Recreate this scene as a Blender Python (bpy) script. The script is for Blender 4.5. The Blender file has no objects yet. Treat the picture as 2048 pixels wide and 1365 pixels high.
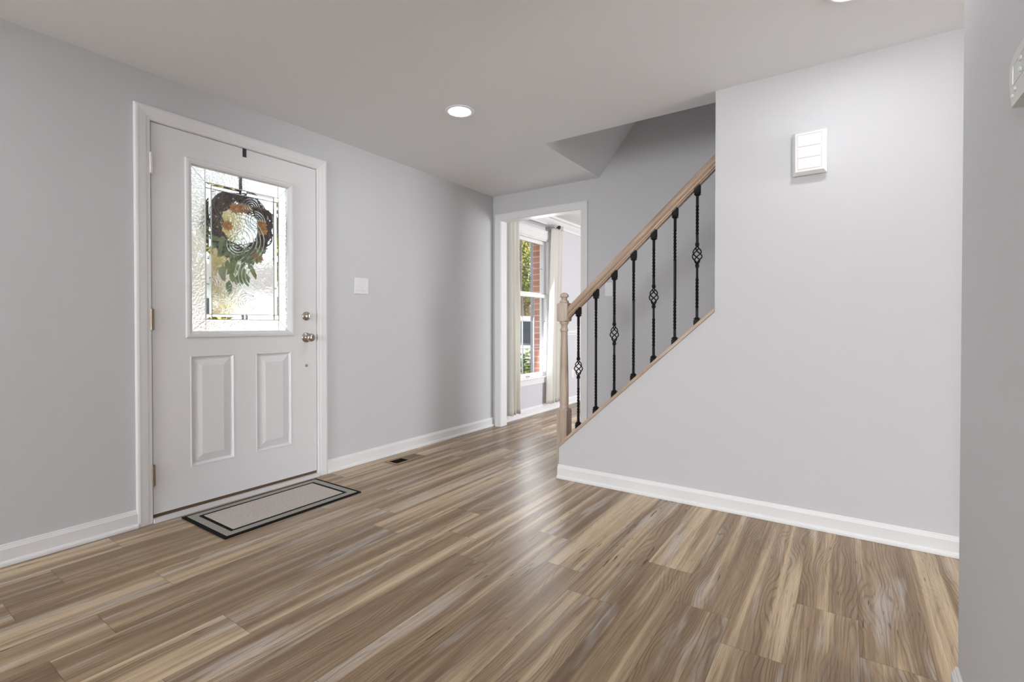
import bpy, bmesh, math, random
from math import sin, cos, pi, sqrt, radians
from mathutils import Vector, Matrix
random.seed(11)
C = bpy.context.scene.collection
SC = bpy.context.scene

# ------------------------------------------------------------------ camera, sky, sun, daylight and added fill lights, exposure
cam_data = bpy.data.cameras.new('camera')
cam = bpy.data.objects.new('camera', cam_data); C.objects.link(cam)
cam.location = (0.0, -2.96965, 1.02849)
cam.rotation_euler = (pi/2 - 0.01057, 0, -0.9724)
cam_data.sensor_width = 36.0
cam_data.lens = 978.58/2048*36.0
cam_data.shift_y = -(682.5-660.769)/2048
cam_data.clip_start = 0.02
SC.camera = cam

world = bpy.data.worlds.new('sky'); SC.world = world; world.use_nodes = True
wn = world.node_tree.nodes; wl = world.node_tree.links
bgn = wn['Background']
sky = wn.new('ShaderNodeTexSky'); sky.sky_type = 'NISHITA'; sky.sun_disc = False
sky.sun_elevation = radians(48); sky.sun_rotation = radians(200); sky.air_density = 1.0; sky.dust_density = 3.0
mixw = wn.new('ShaderNodeMixRGB'); mixw.inputs[0].default_value = 0.12
mixw.inputs[1].default_value = (1.0, 1.0, 1.02, 1)
wl.new(sky.outputs[0], mixw.inputs[2]); wl.new(mixw.outputs[0], bgn.inputs[0])
bgn.inputs[1].default_value = 1.4

sd = bpy.data.lights.new('sun', 'SUN'); sd.energy = 4.2; sd.angle = radians(1.0); sd.color = (1, .965, .91)
so = bpy.data.objects.new('sun', sd); C.objects.link(so)
so.rotation_euler = Vector((-0.25, .62, -.78)).to_track_quat('-Z', 'Y').to_euler()

def area(name, loc, direction, sx, sy, power, col=(1, 1, 1)):
    d = bpy.data.lights.new(name, 'AREA'); d.shape = 'RECTANGLE'; d.size = sx; d.size_y = sy
    d.energy = power; d.color = col
    o = bpy.data.objects.new(name, d); C.objects.link(o); o.location = loc
    o.rotation_euler = Vector(direction).to_track_quat('-Z', 'Z').to_euler()
    return o
# daylight of the visible dining window; the other four are added fill lights
area('fill_left_wall', (-6.46, -1.62, 1.3), (1, 0, 0), 2.3, 1.5, 230, (.97, .985, 1))  # added light in an invented left opening, brightens the whole room
area('fill_dining_back', (6.0, -5.44, 1.4), (0, 1, 0), 2.2, 1.6, 150, (.95, .975, 1))  # added light at an unseen back opening, brightens the dining room
area('daylight_dining_window', (4.74, -.015, 1.25), (0, -1, -.25), .6, 1.4, 17, (.88, .94, 1))
area('fill_hall_end', (1.95, -9.12, 1.4), (0, 1, 0), 1.75, 1.3, 200, (.97, .985, 1))  # unseen hall source, placed and sized to brighten the entry door wall
area('fill_upstairs', (3.5, -5.35, 3.7), (0, 1, -.15), .7, .9, 9, (1, .99, .97))  # added light without a source, lifts the stairwell wall and soffit
LENS = 116.0

SC.view_settings.view_transform = 'Standard'
SC.view_settings.look = 'None'
SC.view_settings.gamma = 1.0
SC.view_settings.exposure = 0.04
SC.view_settings.use_curve_mapping = False

# ------------------------------------------------------------------ materials
def mat(name, col, rough=.5, metal=0.0, spec=.5, bump=None, trans=0, ior=1.45, coat=0):
    m = bpy.data.materials.new(name); m.use_nodes = True
    b = m.node_tree.nodes['Principled BSDF']
    b.inputs['Base Color'].default_value = (*col, 1); b.inputs['Roughness'].default_value = rough
    b.inputs['Metallic'].default_value = metal; b.inputs['Specular IOR Level'].default_value = spec
    b.inputs['Transmission Weight'].default_value = trans; b.inputs['IOR'].default_value = ior
    b.inputs['Coat Weight'].default_value = coat
    if bump:
        sc, st, dist = bump
        N(m, 'noise_bump', b, sc, st, dist)
    return m
def N(m, _, b, sc, st, dist):
    nt = m.node_tree
    tc = nt.nodes.new('ShaderNodeTexCoord'); n = nt.nodes.new('ShaderNodeTexNoise')
    n.inputs['Scale'].default_value = sc; n.inputs['Detail'].default_value = 3
    bp = nt.nodes.new('ShaderNodeBump'); bp.inputs['Strength'].default_value = st; bp.inputs['Distance'].default_value = dist
    nt.links.new(tc.outputs['Object'], n.inputs['Vector']); nt.links.new(n.outputs[0], bp.inputs['Height'])
    nt.links.new(bp.outputs[0], b.inputs['Normal'])
class G:
    """small node graph helper"""
    def __init__(self, m):
        self.m = m; self.nt = m.node_tree; self.bsdf = self.nt.nodes['Principled BSDF']
    def new(self, t, **kw):
        n = self.nt.nodes.new(t)
        for k, v in kw.items(): setattr(n, k, v)
        return n
    def put(self, sock, v):
        if hasattr(v, 'links') or isinstance(v, bpy.types.NodeSocket): self.nt.links.new(v, sock)
        elif v is not None: sock.default_value = v
    def math(self, op, a, b=None, c=None, clamp=False):
        n = self.new('ShaderNodeMath', operation=op); n.use_clamp = clamp
        for i, v in enumerate((a, b, c)):
            if v is not None: self.put(n.inputs[i], v)
        return n.outputs[0]
    def vec(self, x, y, z):
        n = self.new('ShaderNodeCombineXYZ')
        for i, v in enumerate((x, y, z)): self.put(n.inputs[i], v)
        return n.outputs[0]
    def noise(self, v, scale=1, detail=2, rough=.5, w=None, dist=0):
        n = self.new('ShaderNodeTexNoise'); n.noise_dimensions = '4D' if w is not None else '3D'
        self.put(n.inputs['Vector'], v)
        if w is not None: self.put(n.inputs['W'], w)
        n.inputs['Scale'].default_value = scale; n.inputs['Detail'].default_value = detail
        n.inputs['Roughness'].default_value = rough; n.inputs['Distortion'].default_value = dist
        return n.outputs[0]
    def ramp(self, f, stops, interp='LINEAR'):
        n = self.new('ShaderNodeValToRGB'); n.color_ramp.interpolation = interp
        e = n.color_ramp.elements
        while len(e) > 1: e.remove(e[-1])
        for i, (p, c) in enumerate(stops):
            x = e[0] if i == 0 else e.new(p)
            x.position = p; x.color = (*c, 1) if len(c) == 3 else c
        self.put(n.inputs[0], f); return n.outputs[0]
    def mix(self, f, a, b, mode='MIX'):
        n = self.new('ShaderNodeMixRGB', blend_type=mode)
        for i, v in enumerate((f, a, b)):
            if isinstance(v, tuple): v = (*v, 1) if len(v) == 3 else v
            self.put(n.inputs[i], v)
        return n.outputs[0]
    def smooth(self, v, a, b):
        n = self.new('ShaderNodeMapRange', interpolation_type='SMOOTHSTEP')
        self.put(n.inputs[0], v); n.inputs[1].default_value = a; n.inputs[2].default_value = b
        return n.outputs[0]
    def bump(self, h, st, dist):
        n = self.new('ShaderNodeBump'); n.inputs['Strength'].default_value = st; n.inputs['Distance'].default_value = dist
        self.put(n.inputs['Height'], h); self.nt.links.new(n.outputs[0], self.bsdf.inputs['Normal'])

M = {}
M['wall'] = mat('wall_paint', (.615, .62, .642), .75, spec=.25, bump=(260, .10, .0015))
M['dining_wall'] = mat('dining_wall_paint', (.62, .625, .66), .75, spec=.25, bump=(260, .1, .0015))
M['ceil'] = mat('ceiling_paint', (.82, .835, .85), .85, spec=.2, bump=(200, .08, .0015))
M['trim'] = mat('trim_white', (.80, .80, .81), .38, spec=.4)
M['door'] = mat('door_white', (.79, .79, .81), .36, spec=.4)
M['plastic'] = mat('white_plastic', (.80, .80, .82), .35)
M['thermo'] = mat('thermostat_plastic', (.70, .70, .675), .35)
M['lcd'] = mat('lcd_grey', (.50, .53, .50), .15)
M['iron'] = mat('black_iron', (.0045, .0045, .006), .45, spec=.22)
M['nickel'] = mat('satin_nickel', (.50, .46, .42), .26, metal=1)
M['bronze'] = mat('aged_hinge', (.34, .26, .20), .38, metal=.8)
M['steel_light'] = mat('bright_hinge', (.66, .64, .62), .3, metal=.9)
M['dark'] = mat('dark_gap', (.018, .013, .009), .8)  # near-black colour standing in for shade in gaps and the vent
M['sweep'] = mat('brown_door_sweep', (.12, .075, .04), .7)
M['vinyl'] = mat('window_vinyl', (.86, .86, .87), .35)
M['muntin'] = mat('grille_shade_grey', (.40, .40, .43), .5)  # grey tone paints the shade on the grilles between the panes
M['grey_metal'] = mat('curtain_rod_grey', (.42, .41, .42), .35, metal=.7)
M['charcoal'] = mat('dark_finial', (.035, .033, .035), .35, metal=.3)
M['rubber'] = mat('mat_black_rubber', (.007, .007, .008), .8, spec=.2)
M['register'] = mat('register_tan', (.30, .21, .115), .4, metal=.3)
M['register_shut'] = mat('register_brown', (.20, .135, .078), .5, metal=.2)
M['asphalt'] = mat('street_asphalt', (.36, .36, .37), .9)
M['concrete'] = mat('pale_concrete', (.62, .61, .58), .9, bump=(30, .2, .01))
M['car_white'] = mat('car_white', (.85, .86, .88), .2, coat=.6)
M['car_glass'] = mat('car_glass', (.02, .03, .035), .06, spec=.8)
M['tyre'] = mat('tyre', (.02, .02, .02), .8)
M['siding'] = mat('house_siding', (.84, .855, .88), .8)
M['roof'] = mat('roof_shingle', (.22, .20, .19), .9, bump=(20, .5, .03))
M['vine'] = mat('grapevine', (.22, .165, .165), .7)

def emis(name, col, s):
    m = bpy.data.materials.new(name); m.use_nodes = True
    b = m.node_tree.nodes['Principled BSDF']
    b.inputs['Base Color'].default_value = (.9, .9, .9, 1)
    b.inputs['Emission Color'].default_value = (*col, 1); b.inputs['Emission Strength'].default_value = s
    return m
M['lens'] = emis('downlight_lens', (1, .99, .985), LENS)

def leaf_mat(name, c1, c2, c3):
    m = mat(name, c1, .5); g = G(m)
    oi = g.new('ShaderNodeNewGeometry').outputs['Random Per Island']
    g.nt.links.new(g.ramp(oi, [(0, c1), (.5, c2), (1, c3)]), g.bsdf.inputs['Base Color'])
    g.bsdf.inputs['Transmission Weight'].default_value = 0
    g.bsdf.inputs['Subsurface Weight'].default_value = 0
    return m
M['leaf_tree'] = leaf_mat('tree_leaf', (.03, .075, .018), (.13, .20, .035), (.42, .44, .10))
M['leaf_yellow'] = leaf_mat('autumn_leaf', (.20, .21, .05), (.48, .44, .12), (.62, .48, .20))
M['leaf_dark'] = leaf_mat('evergreen_leaf', (.018, .045, .018), (.05, .10, .03), (.10, .16, .05))
M['leaf_shrub'] = leaf_mat('shrub_leaf', (.08, .20, .03), (.28, .45, .08), (.55, .62, .16))
M['leaf_wreath'] = leaf_mat('wreath_leaf', (.34, .43, .20), (.46, .55, .28), (.60, .66, .40))
M['bloom'] = leaf_mat('orange_petal', (.95, .40, .10), (.97, .60, .28), (.97, .74, .50))
M['bark'] = mat('tree_bark', (.17, .11, .075), .9, bump=(14, .8, .03))

def grass():
    m = mat('lawn', (.10, .16, .05), .9); g = G(m)
    tc = g.new('ShaderNodeTexCoord').outputs['Object']
    g.nt.links.new(g.ramp(g.noise(tc, 2.2, 6, .7), [(.3, (.07, .13, .03)), (.6, (.20, .27, .08)), (.8, (.33, .33, .15))]), g.bsdf.inputs['Base Color'])
    return m
M['grass'] = grass()

def brick():
    m = mat('red_brick', (.5, .2, .14), .85); g = G(m)
    tc = g.new('ShaderNodeTexCoord'); sp = g.new('ShaderNodeSeparateXYZ'); g.nt.links.new(tc.outputs['Object'], sp.inputs[0])
    v = g.vec(g.math('ADD', g.math('ADD', sp.outputs[0], sp.outputs[1]), .053), sp.outputs[2], 0.0)
    b = g.new('ShaderNodeTexBrick'); g.nt.links.new(v, b.inputs['Vector'])
    b.inputs['Scale'].default_value = 1; b.inputs['Brick Width'].default_value = .21; b.inputs['Row Height'].default_value = .0715
    b.inputs['Mortar Size'].default_value = .006; b.inputs['Mortar Smooth'].default_value = .1
    b.inputs['Color1'].default_value = (.60, .25, .16, 1); b.inputs['Color2'].default_value = (.46, .18, .12, 1)
    b.inputs['Mortar'].default_value = (.66, .58, .52, 1)
    col = g.mix(g.math('MULTIPLY', g.noise(tc.outputs['Object'], 25, 4), .35), b.outputs[0], (.72, .48, .38))
    g.nt.links.new(col, g.bsdf.inputs['Base Color'])
    g.bump(g.math('SUBTRACT', 1.0, b.outputs['Fac']), .5, .006)
    return m
M['brick'] = brick()

def oak(name, axis, rot=0.0, grey=0.0, gain=1.0):
    k_ = lambda c: tuple((v*(1-grey)+(sum(c)/3*.97)*grey)*gain for v in c)
    m = mat(name, (.48, .36, .27), .45); g = G(m)
    tc = g.new('ShaderNodeTexCoord').outputs['Object']
    mp = g.new('ShaderNodeMapping'); g.nt.links.new(tc, mp.inputs[0]); mp.inputs['Rotation'].default_value = (rot, 0, 0)
    sp = g.new('ShaderNodeSeparateXYZ'); g.nt.links.new(mp.outputs[0], sp.inputs[0])
    ax = [sp.outputs[0], sp.outputs[1], sp.outputs[2]]
    sc = [95, 95, 95]; sc[axis] = 5
    v = g.vec(*[g.math('MULTIPLY', a, float(k)) for a, k in zip(ax, sc)])
    sc2 = [16, 16, 16]; sc2[axis] = 1.6
    v2 = g.vec(*[g.math('MULTIPLY', a, float(k)) for a, k in zip(ax, sc2)])
    n1 = g.noise(v, 1, 3, .6); n2 = g.noise(v2, 1, 3, .55)
    base = g.ramp(n2, [(.28, k_((.34, .235, .165))), (.5, k_((.455, .34, .255))), (.72, k_((.55, .455, .375)))])
    col = g.mix(g.math('MULTIPLY', g.smooth(n1, .5, .72), .55), base, (.29, .19, .13))
    col = g.mix(g.math('MULTIPLY', g.smooth(n1, .48, .3), .25), col, (.66, .58, .51))
    g.nt.links.new(col, g.bsdf.inputs['Base Color'])
    g.bump(n1, .15, .002)
    return m
SLOPE = math.atan(.905)
M['oak_v'] = oak('washed_oak_upright', 2, 0, .30, 1.22)
M['oak_r'] = oak('washed_oak_sloped', 1, SLOPE)
M['oak_h'] = oak('washed_oak_tread', 0)

def plank_mat():
    m = mat('vinyl_plank', (.4, .3, .2), .36, spec=.4); g = G(m)
    uv = g.new('ShaderNodeUVMap'); uv.uv_map = 'plank'
    sp = g.new('ShaderNodeSeparateXYZ'); g.nt.links.new(uv.outputs[0], sp.inputs[0])
    u, v = sp.outputs[0], sp.outputs[1]
    at = g.new('ShaderNodeAttribute'); at.attribute_name = 'plank_seed'; seed = at.outputs['Fac']
    w = g.math('MULTIPLY', seed, 37.0)
    # long soft tone strips running along the plank
    strips = g.noise(g.vec(g.math('MULTIPLY', u, .55), g.math('MULTIPLY', v, 16.5), 0.0), 1, 2, .55, w=w, dist=.25)
    strips2 = g.noise(g.vec(g.math('MULTIPLY', u, .5), g.math('MULTIPLY', v, 34.0), 3.0), 1, 2, .55, w=w)
    tone = g.math('ADD', g.math('MULTIPLY', strips, .78), g.math('MULTIPLY', strips2, .22))
    tone = g.math('ADD', tone, g.math('MULTIPLY', g.math('SUBTRACT', seed, .5), .10))
    base = g.ramp(tone, [(.30, (.150, .090, .048)), (.42, (.240, .152, .086)), (.485, (.330, .222, .134)),
                         (.525, (.385, .270, .168)), (.580, (.560, .421, .268)), (.68, (.690, .545, .368))])
    # pale grey whitewash veil
    ww = g.noise(g.vec(g.math('MULTIPLY', u, 1.1), g.math('MULTIPLY', v, 13.0), 9.0), 1, 3, .6, w=w)
    base = g.mix(g.math('MULTIPLY', g.smooth(ww, .52, .66), .72), base, (.58, .525, .485))
    # grain: contour lines that run straight and bend round knots and cathedrals
    fine = g.noise(g.vec(g.math('MULTIPLY', u, 10.0), g.math('MULTIPLY', v, 120.0), 5.0), 1, 2, .5, w=w)
    pores = g.noise(g.vec(g.math('MULTIPLY', u, 6.0), g.math('MULTIPLY', v, 380.0), 1.0), 1, 3, .7, w=w)
    stri = g.noise(g.vec(g.math('MULTIPLY', u, 1.8), g.math('MULTIPLY', v, 70.0), 2.0), 1, 4, .7, w=w)
    field = g.noise(g.vec(g.math('MULTIPLY', u, 1.9), g.math('MULTIPLY', v, 9.0), 5.0), 1, 1.3, .45, w=w, dist=.2)
    ph = g.math('ADD', g.math('MULTIPLY', v, 520.0), g.math('ADD', g.math('MULTIPLY', field, 84.0), g.math('MULTIPLY', fine, 2.2)))
    lines = g.smooth(g.math('SINE', ph), .2, 1.0)
    msk = g.noise(g.vec(g.math('MULTIPLY', u, .9), g.math('MULTIPLY', v, 10.0), 14.0), 1, 2, .6, w=w)
    mid = g.math('MULTIPLY', g.smooth(tone, .60, .53), g.smooth(msk, .40, .60))
    base = g.mix(g.math('MULTIPLY', mid, .35), base, (.375, .262, .150))
    base = g.mix(g.math('MULTIPLY', g.smooth(stri, .52, .70), .55), base, (.150, .098, .060))
    base = g.mix(g.math('MULTIPLY', lines, g.math('ADD', .10, g.math('MULTIPLY', mid, .46))), base, (.115, .068, .036))
    base = g.mix(g.math('MULTIPLY', g.smooth(pores, .50, .66), .48), base, (.140, .092, .058))
    base = g.mix(g.math('MULTIPLY', g.smooth(pores, .46, .30), .26), base, (.66, .56, .44))
    # short dark cracks
    crk = g.noise(g.vec(g.math('MULTIPLY', u, 9.0), g.math('MULTIPLY', v, 95.0), 21.0), 1, 1, .5, w=w)
    crm = g.noise(g.vec(g.math('MULTIPLY', u, 2.0), g.math('MULTIPLY', v, 9.0), 23.0), 1, 1, .5, w=w)
    base = g.mix(g.math('MULTIPLY', g.math('MULTIPLY', g.smooth(crk, .64, .72), g.smooth(crm, .52, .62)), .85), base, (.055, .034, .022))
    # knots and dark flecks
    vo = g.new('ShaderNodeTexVoronoi'); vo.voronoi_dimensions = '4D'; vo.feature = 'F1'
    g.nt.links.new(g.vec(g.math('MULTIPLY', u, 2.6), g.math('MULTIPLY', v, 9.0), 0.0), vo.inputs['Vector']); g.nt.links.new(w, vo.inputs['W'])
    vo.inputs['Scale'].default_value = 1
    base = g.mix(g.math('MULTIPLY', g.smooth(g.math('ADD', vo.outputs['Distance'], g.math('MULTIPLY', fine, .08)), .120, .04), .75), base, (.075, .045, .028))
    # seams
    sm = g.new('ShaderNodeAttribute'); sm.attribute_name = 'plank_len'
    e1 = g.math('MINIMUM', v, g.math('SUBTRACT', .186, v))
    e2 = g.math('MINIMUM', u, g.math('SUBTRACT', 1.24, u))
    ed = g.math('MINIMUM', e1, e2)
    base = g.mix(g.math('MULTIPLY', g.smooth(ed, .0016, .0003), .6), base, (.07, .045, .03))
    g.nt.links.new(base, g.bsdf.inputs['Base Color'])
    ro = g.math('ADD', .25, g.math('MULTIPLY', pores, .14)); g.nt.links.new(ro, g.bsdf.inputs['Roughness'])
    h = g.math('ADD', g.math('MULTIPLY', pores, .5), g.math('MULTIPLY', g.smooth(ed, 0, .002), 1.0))
    g.bump(h, .12, .0015)
    return m
M['plank'] = plank_mat()

def weave(name, c1, c2, sc):
    m = mat(name, c1, .9, spec=.2); g = G(m)
    tc = g.new('ShaderNodeTexCoord').outputs['Object']
    sp = g.new('ShaderNodeSeparateXYZ'); g.nt.links.new(tc, sp.inputs[0])
    x = g.math('MULTIPLY', sp.outputs[0], sc); y = g.math('MULTIPLY', sp.outputs[1], sc)
    a = g.math('SINE', g.math('ADD', x, g.math('MULTIPLY', y, 1.6))); b = g.math('SINE', g.math('SUBTRACT', x, g.math('MULTIPLY', y, .6)))
    f = g.math('ADD', .5, g.math('MULTIPLY', g.math('MULTIPLY', a, b), .5))
    n = g.noise(tc, 180, 3)
    f2 = g.math('ADD', g.math('MULTIPLY', f, .55), g.math('MULTIPLY', n, .5))
    g.nt.links.new(g.mix(g.smooth(f2, .3, .75), c1, c2), g.bsdf.inputs['Base Color'])
    g.bump(f, .6, .002)
    return m
M['mat_field'] = weave('mat_beige_weave', (.40, .355, .32), (.74, .68, .63), 420)
M['mat_band'] = weave('mat_grey_weave', (.25, .24, .215), (.50, .475, .435), 700)

def cloth():
    m = mat('cream_linen', (.92, .91, .87), .9, spec=.15); g = G(m)
    tc = g.new('ShaderNodeTexCoord').outputs['Object']
    sp = g.new('ShaderNodeSeparateXYZ'); g.nt.links.new(tc, sp.inputs[0])
    n = g.noise(g.vec(g.math('MULTIPLY', sp.outputs[0], 160.0), g.math('MULTIPLY', sp.outputs[1], 160.0), g.math('MULTIPLY', sp.outputs[2], 700.0)), 1, 3)
    g.nt.links.new(g.mix(n, (.87, .855, .81), (.95, .94, .91)), g.bsdf.inputs['Base Color'])
    g.bump(n, .4, .002)
    # cloth lets some daylight through
    tr = g.new('ShaderNodeBsdfTranslucent'); tr.inputs[0].default_value = (.85, .82, .74, 1)
    ms = g.new('ShaderNodeMixShader'); ms.inputs[0].default_value = .35
    g.nt.links.new(g.bsdf.outputs[0], ms.inputs[1]); g.nt.links.new(tr.outputs[0], ms.inputs[2])
    g.nt.links.new(ms.outputs[0], g.nt.nodes['Material Output'].inputs[0])
    return m
M['cloth'] = cloth()

def clear_glass():
    m = bpy.data.materials.new('clear_pane'); m.use_nodes = True; nt = m.node_tree
    nt.nodes.remove(nt.nodes['Principled BSDF'])
    t = nt.nodes.new('ShaderNodeBsdfTransparent'); gl = nt.nodes.new('ShaderNodeBsdfGlossy'); gl.inputs['Roughness'].default_value = .02
    mx = nt.nodes.new('ShaderNodeMixShader')
    mx.inputs[0].default_value = .02; nt.links.new(t.outputs[0], mx.inputs[1]); nt.links.new(gl.outputs[0], mx.inputs[2])
    nt.links.new(mx.outputs[0], nt.nodes['Material Output'].inputs[0])
    return m
M['pane'] = clear_glass()

def textured_glass(name, col, rough, kind):
    m = mat(name, col, rough, trans=1.0, ior=1.45); g = G(m)
    tc = g.new('ShaderNodeTexCoord').outputs['Object']
    if kind == 'hammered':
        vo = g.new('ShaderNodeTexVoronoi'); vo.inputs['Scale'].default_value = 95; vo.feature = 'SMOOTH_F1'
        g.nt.links.new(tc, vo.inputs['Vector'])
        h = g.math('ADD', vo.outputs['Distance'], g.math('MULTIPLY', g.noise(tc, 40, 2), .6))
        g.bump(h, .35, .008)
    elif kind == 'water':
        h = g.noise(tc, 26, 2, .5, dist=1.6)
        g.bump(h, .13, .008)
    return m
M['hammered'] = textured_glass('hammered_glass', (.99, .985, .965), .30, 'hammered')
M['water'] = textured_glass('rippled_glass', (.96, .975, .96), .10, 'water')
M['bevel'] = textured_glass('bevelled_glass', (.90, .96, .91), .02, 'plain')
M['came'] = mat('zinc_came', (.50, .50, .46), .35, metal=.6)

# ------------------------------------------------------------------ object helpers
ORG = {}
def tag(o, label=None, cat=None, group=None, kind=None):
    if label: o['label'] = label
    if cat: o['category'] = cat
    if group: o['group'] = group
    if kind: o['kind'] = kind
    return o
def thing(name, loc, label, cat, group=None):
    o = bpy.data.objects.new(name, None); C.objects.link(o); o.location = loc; o.empty_display_size = .1
    ORG[o.name] = Vector(loc); return tag(o, label, cat, group)
class MB:
    """collects shapes in world coordinates, builds ONE mesh object"""
    def __init__(self): self.v = []; self.f = []; self.sm = []
    def add(self, vs, fs, smooth=False):
        k = len(self.v); self.v += [tuple(x) for x in vs]; self.f += [tuple(i+k for i in f) for f in fs]; self.sm += [smooth]*len(fs); return self
    def box(self, a, b):
        x0, y0, z0 = (min(a[i], b[i]) for i in range(3)); x1, y1, z1 = (max(a[i], b[i]) for i in range(3))
        return self.add([(x0,y0,z0),(x1,y0,z0),(x1,y1,z0),(x0,y1,z0),(x0,y0,z1),(x1,y0,z1),(x1,y1,z1),(x0,y1,z1)],
            [(0,3,2,1),(4,5,6,7),(0,1,5,4),(1,2,6,5),(2,3,7,6),(3,0,4,7)])
    def bbox(self, a, b, r=.002, seg=2):
        bm = bmesh.new(); bmesh.ops.create_cube(bm, size=1)
        c = [(a[i]+b[i])/2 for i in range(3)]; d = [abs(b[i]-a[i]) for i in range(3)]
        for v in bm.verts: v.co = Vector((c[0]+v.co.x*d[0], c[1]+v.co.y*d[1], c[2]+v.co.z*d[2]))
        bmesh.ops.bevel(bm, geom=bm.edges[:], offset=min(r, min(d)*.45), segments=seg, profile=.5, affect='EDGES')
        return self.bm(bm, False)
    def bm(self, bm, smooth=False):
        bm.verts.index_update(); vs = [v.co[:] for v in bm.verts]; fs = [[v.index for v in f.verts] for f in bm.faces]; bm.free()
        return self.add(vs, fs, smooth)
    def prism(self, pts, fn, d0, d1):
        n = len(pts); vs = [fn(a, b, d0) for a, b in pts]+[fn(a, b, d1) for a, b in pts]
        return self.add(vs, [tuple(range(n))[::-1], tuple(range(n, 2*n))]+[(i, (i+1) % n, n+(i+1) % n, n+i) for i in range(n)])
    def tube(self, pts, r, n=8, cap=True, smooth=True):
        pts = [Vector(p) for p in pts]; rs = r if isinstance(r, (list, tuple)) else [r]*len(pts)
        vs = []; fs = []; ref = None
        for i, p in enumerate(pts):
            t = (pts[min(i+1, len(pts)-1)]-pts[max(i-1, 0)]).normalized()
            if ref is None:
                ref = Vector((0, 0, 1)) if abs(t.z) < .9 else Vector((1, 0, 0))
            a = (ref - t*ref.dot(t)).normalized(); ref = a; b = t.cross(a)
            for k in range(n):
                q = 2*pi*k/n; vs.append(p+(a*cos(q)+b*sin(q))*rs[i])
        for i in range(len(pts)-1):
            for k in range(n): fs.append((i*n+k, i*n+(k+1) % n, (i+1)*n+(k+1) % n, (i+1)*n+k))
        if cap: fs += [tuple(range(n))[::-1], tuple((len(pts)-1)*n+k for k in range(n))]
        return self.add(vs, fs, smooth)
    def lathe(self, prof, org, axis=(0, 0, 1), n=28, smooth=True):
        ax = Vector(axis).normalized(); t = Vector((1, 0, 0)) if abs(ax.x) < .9 else Vector((0, 1, 0))
        a = (t-ax*t.dot(ax)).normalized(); b = ax.cross(a); o = Vector(org); vs = []; fs = []
        for (r, h) in prof:
            for k in range(n):
                q = 2*pi*k/n; vs.append(o+ax*h+(a*cos(q)+b*sin(q))*max(r, 1e-5))
        m = len(prof)
        for i in range(m-1):
            for k in range(n): fs.append((i*n+k, i*n+(k+1) % n, (i+1)*n+(k+1) % n, (i+1)*n+k))
        fs += [tuple(range(n))[::-1], tuple((m-1)*n+k for k in range(n))]
        return self.add(vs, fs, smooth)
    def build(self, name, m, parent=None, org=None, kind=None, label=None, local=False):
        o0 = ORG[parent.name] if parent is not None else Vector(org or (0, 0, 0))
        if local: o0 = Vector((0, 0, 0))
        me = bpy.data.meshes.new(name)
        me.from_pydata([tuple(Vector(v)-o0) for v in self.v], [], self.f); me.update()
        bm = bmesh.new(); bm.from_mesh(me); bmesh.ops.recalc_face_normals(bm, faces=bm.faces[:]); bm.to_mesh(me); bm.free()
        for p, s in zip(me.polygons, self.sm): p.use_smooth = s
        if any(self.sm) and not all(self.sm) or all(self.sm):
            try: me.set_sharp_from_angle(angle=radians(40))
            except Exception: pass
        me.materials.append(m)
        o = bpy.data.objects.new(name, me); C.objects.link(o)
        if parent is not None: o.parent = parent
        else: o.location = o0
        ORG[o.name] = o0
        if kind: o['kind'] = kind
        if label: o['label'] = label
        return o
def struct(o): o['kind'] = 'structure'; return o

def wall_mb(fn, A, B, d0, d1, holes):
    """wall slab in plane coords (a,b), thickness d0..d1, rectangular holes; fn(a,b,d)->world"""
    as_ = sorted(set([A[0], A[1]]+[min(max(h[i], A[0]), A[1]) for h in holes for i in (0, 1)]))
    bs = sorted(set([B[0], B[1]]+[min(max(h[i], B[0]), B[1]) for h in holes for i in (2, 3)]))
    def solid(i, j):
        if i < 0 or j < 0 or i >= len(as_)-1 or j >= len(bs)-1: return False
        ca = (as_[i]+as_[i+1])/2; cb = (bs[j]+bs[j+1])/2
        return not any(h[0] < ca < h[1] and h[2] < cb < h[3] for h in holes)
    vs = []; idx = {}; fs = []
    def V(i, j, k):
        if (i, j, k) not in idx: idx[(i, j, k)] = len(vs); vs.append(fn(as_[i], bs[j], (d0, d1)[k]))
        return idx[(i, j, k)]
    for i in range(len(as_)-1):
        for j in range(len(bs)-1):
            if not solid(i, j): continue
            for k in (0, 1): fs.append((V(i,j,k), V(i+1,j,k), V(i+1,j+1,k), V(i,j+1,k)))
            if not solid(i-1, j): fs.append((V(i,j,0), V(i,j+1,0), V(i,j+1,1), V(i,j,1)))
            if not solid(i+1, j): fs.append((V(i+1,j,0), V(i+1,j+1,0), V(i+1,j+1,1), V(i+1,j,1)))
            if not solid(i, j-1): fs.append((V(i,j,0), V(i+1,j,0), V(i+1,j,1), V(i,j,1)))
            if not solid(i, j+1): fs.append((V(i,j+1,0), V(i+1,j+1,0), V(i+1,j+1,1), V(i,j+1,1)))
    return MB().add(vs, fs)
FY = lambda a, b, d: (a, d, b)          # plane of constant y
FX = lambda a, b, d: (d, a, b)          # plane of constant x (a = y)

S, F, H = 2.895, 4.015, 2.33
T0 = .12
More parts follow.
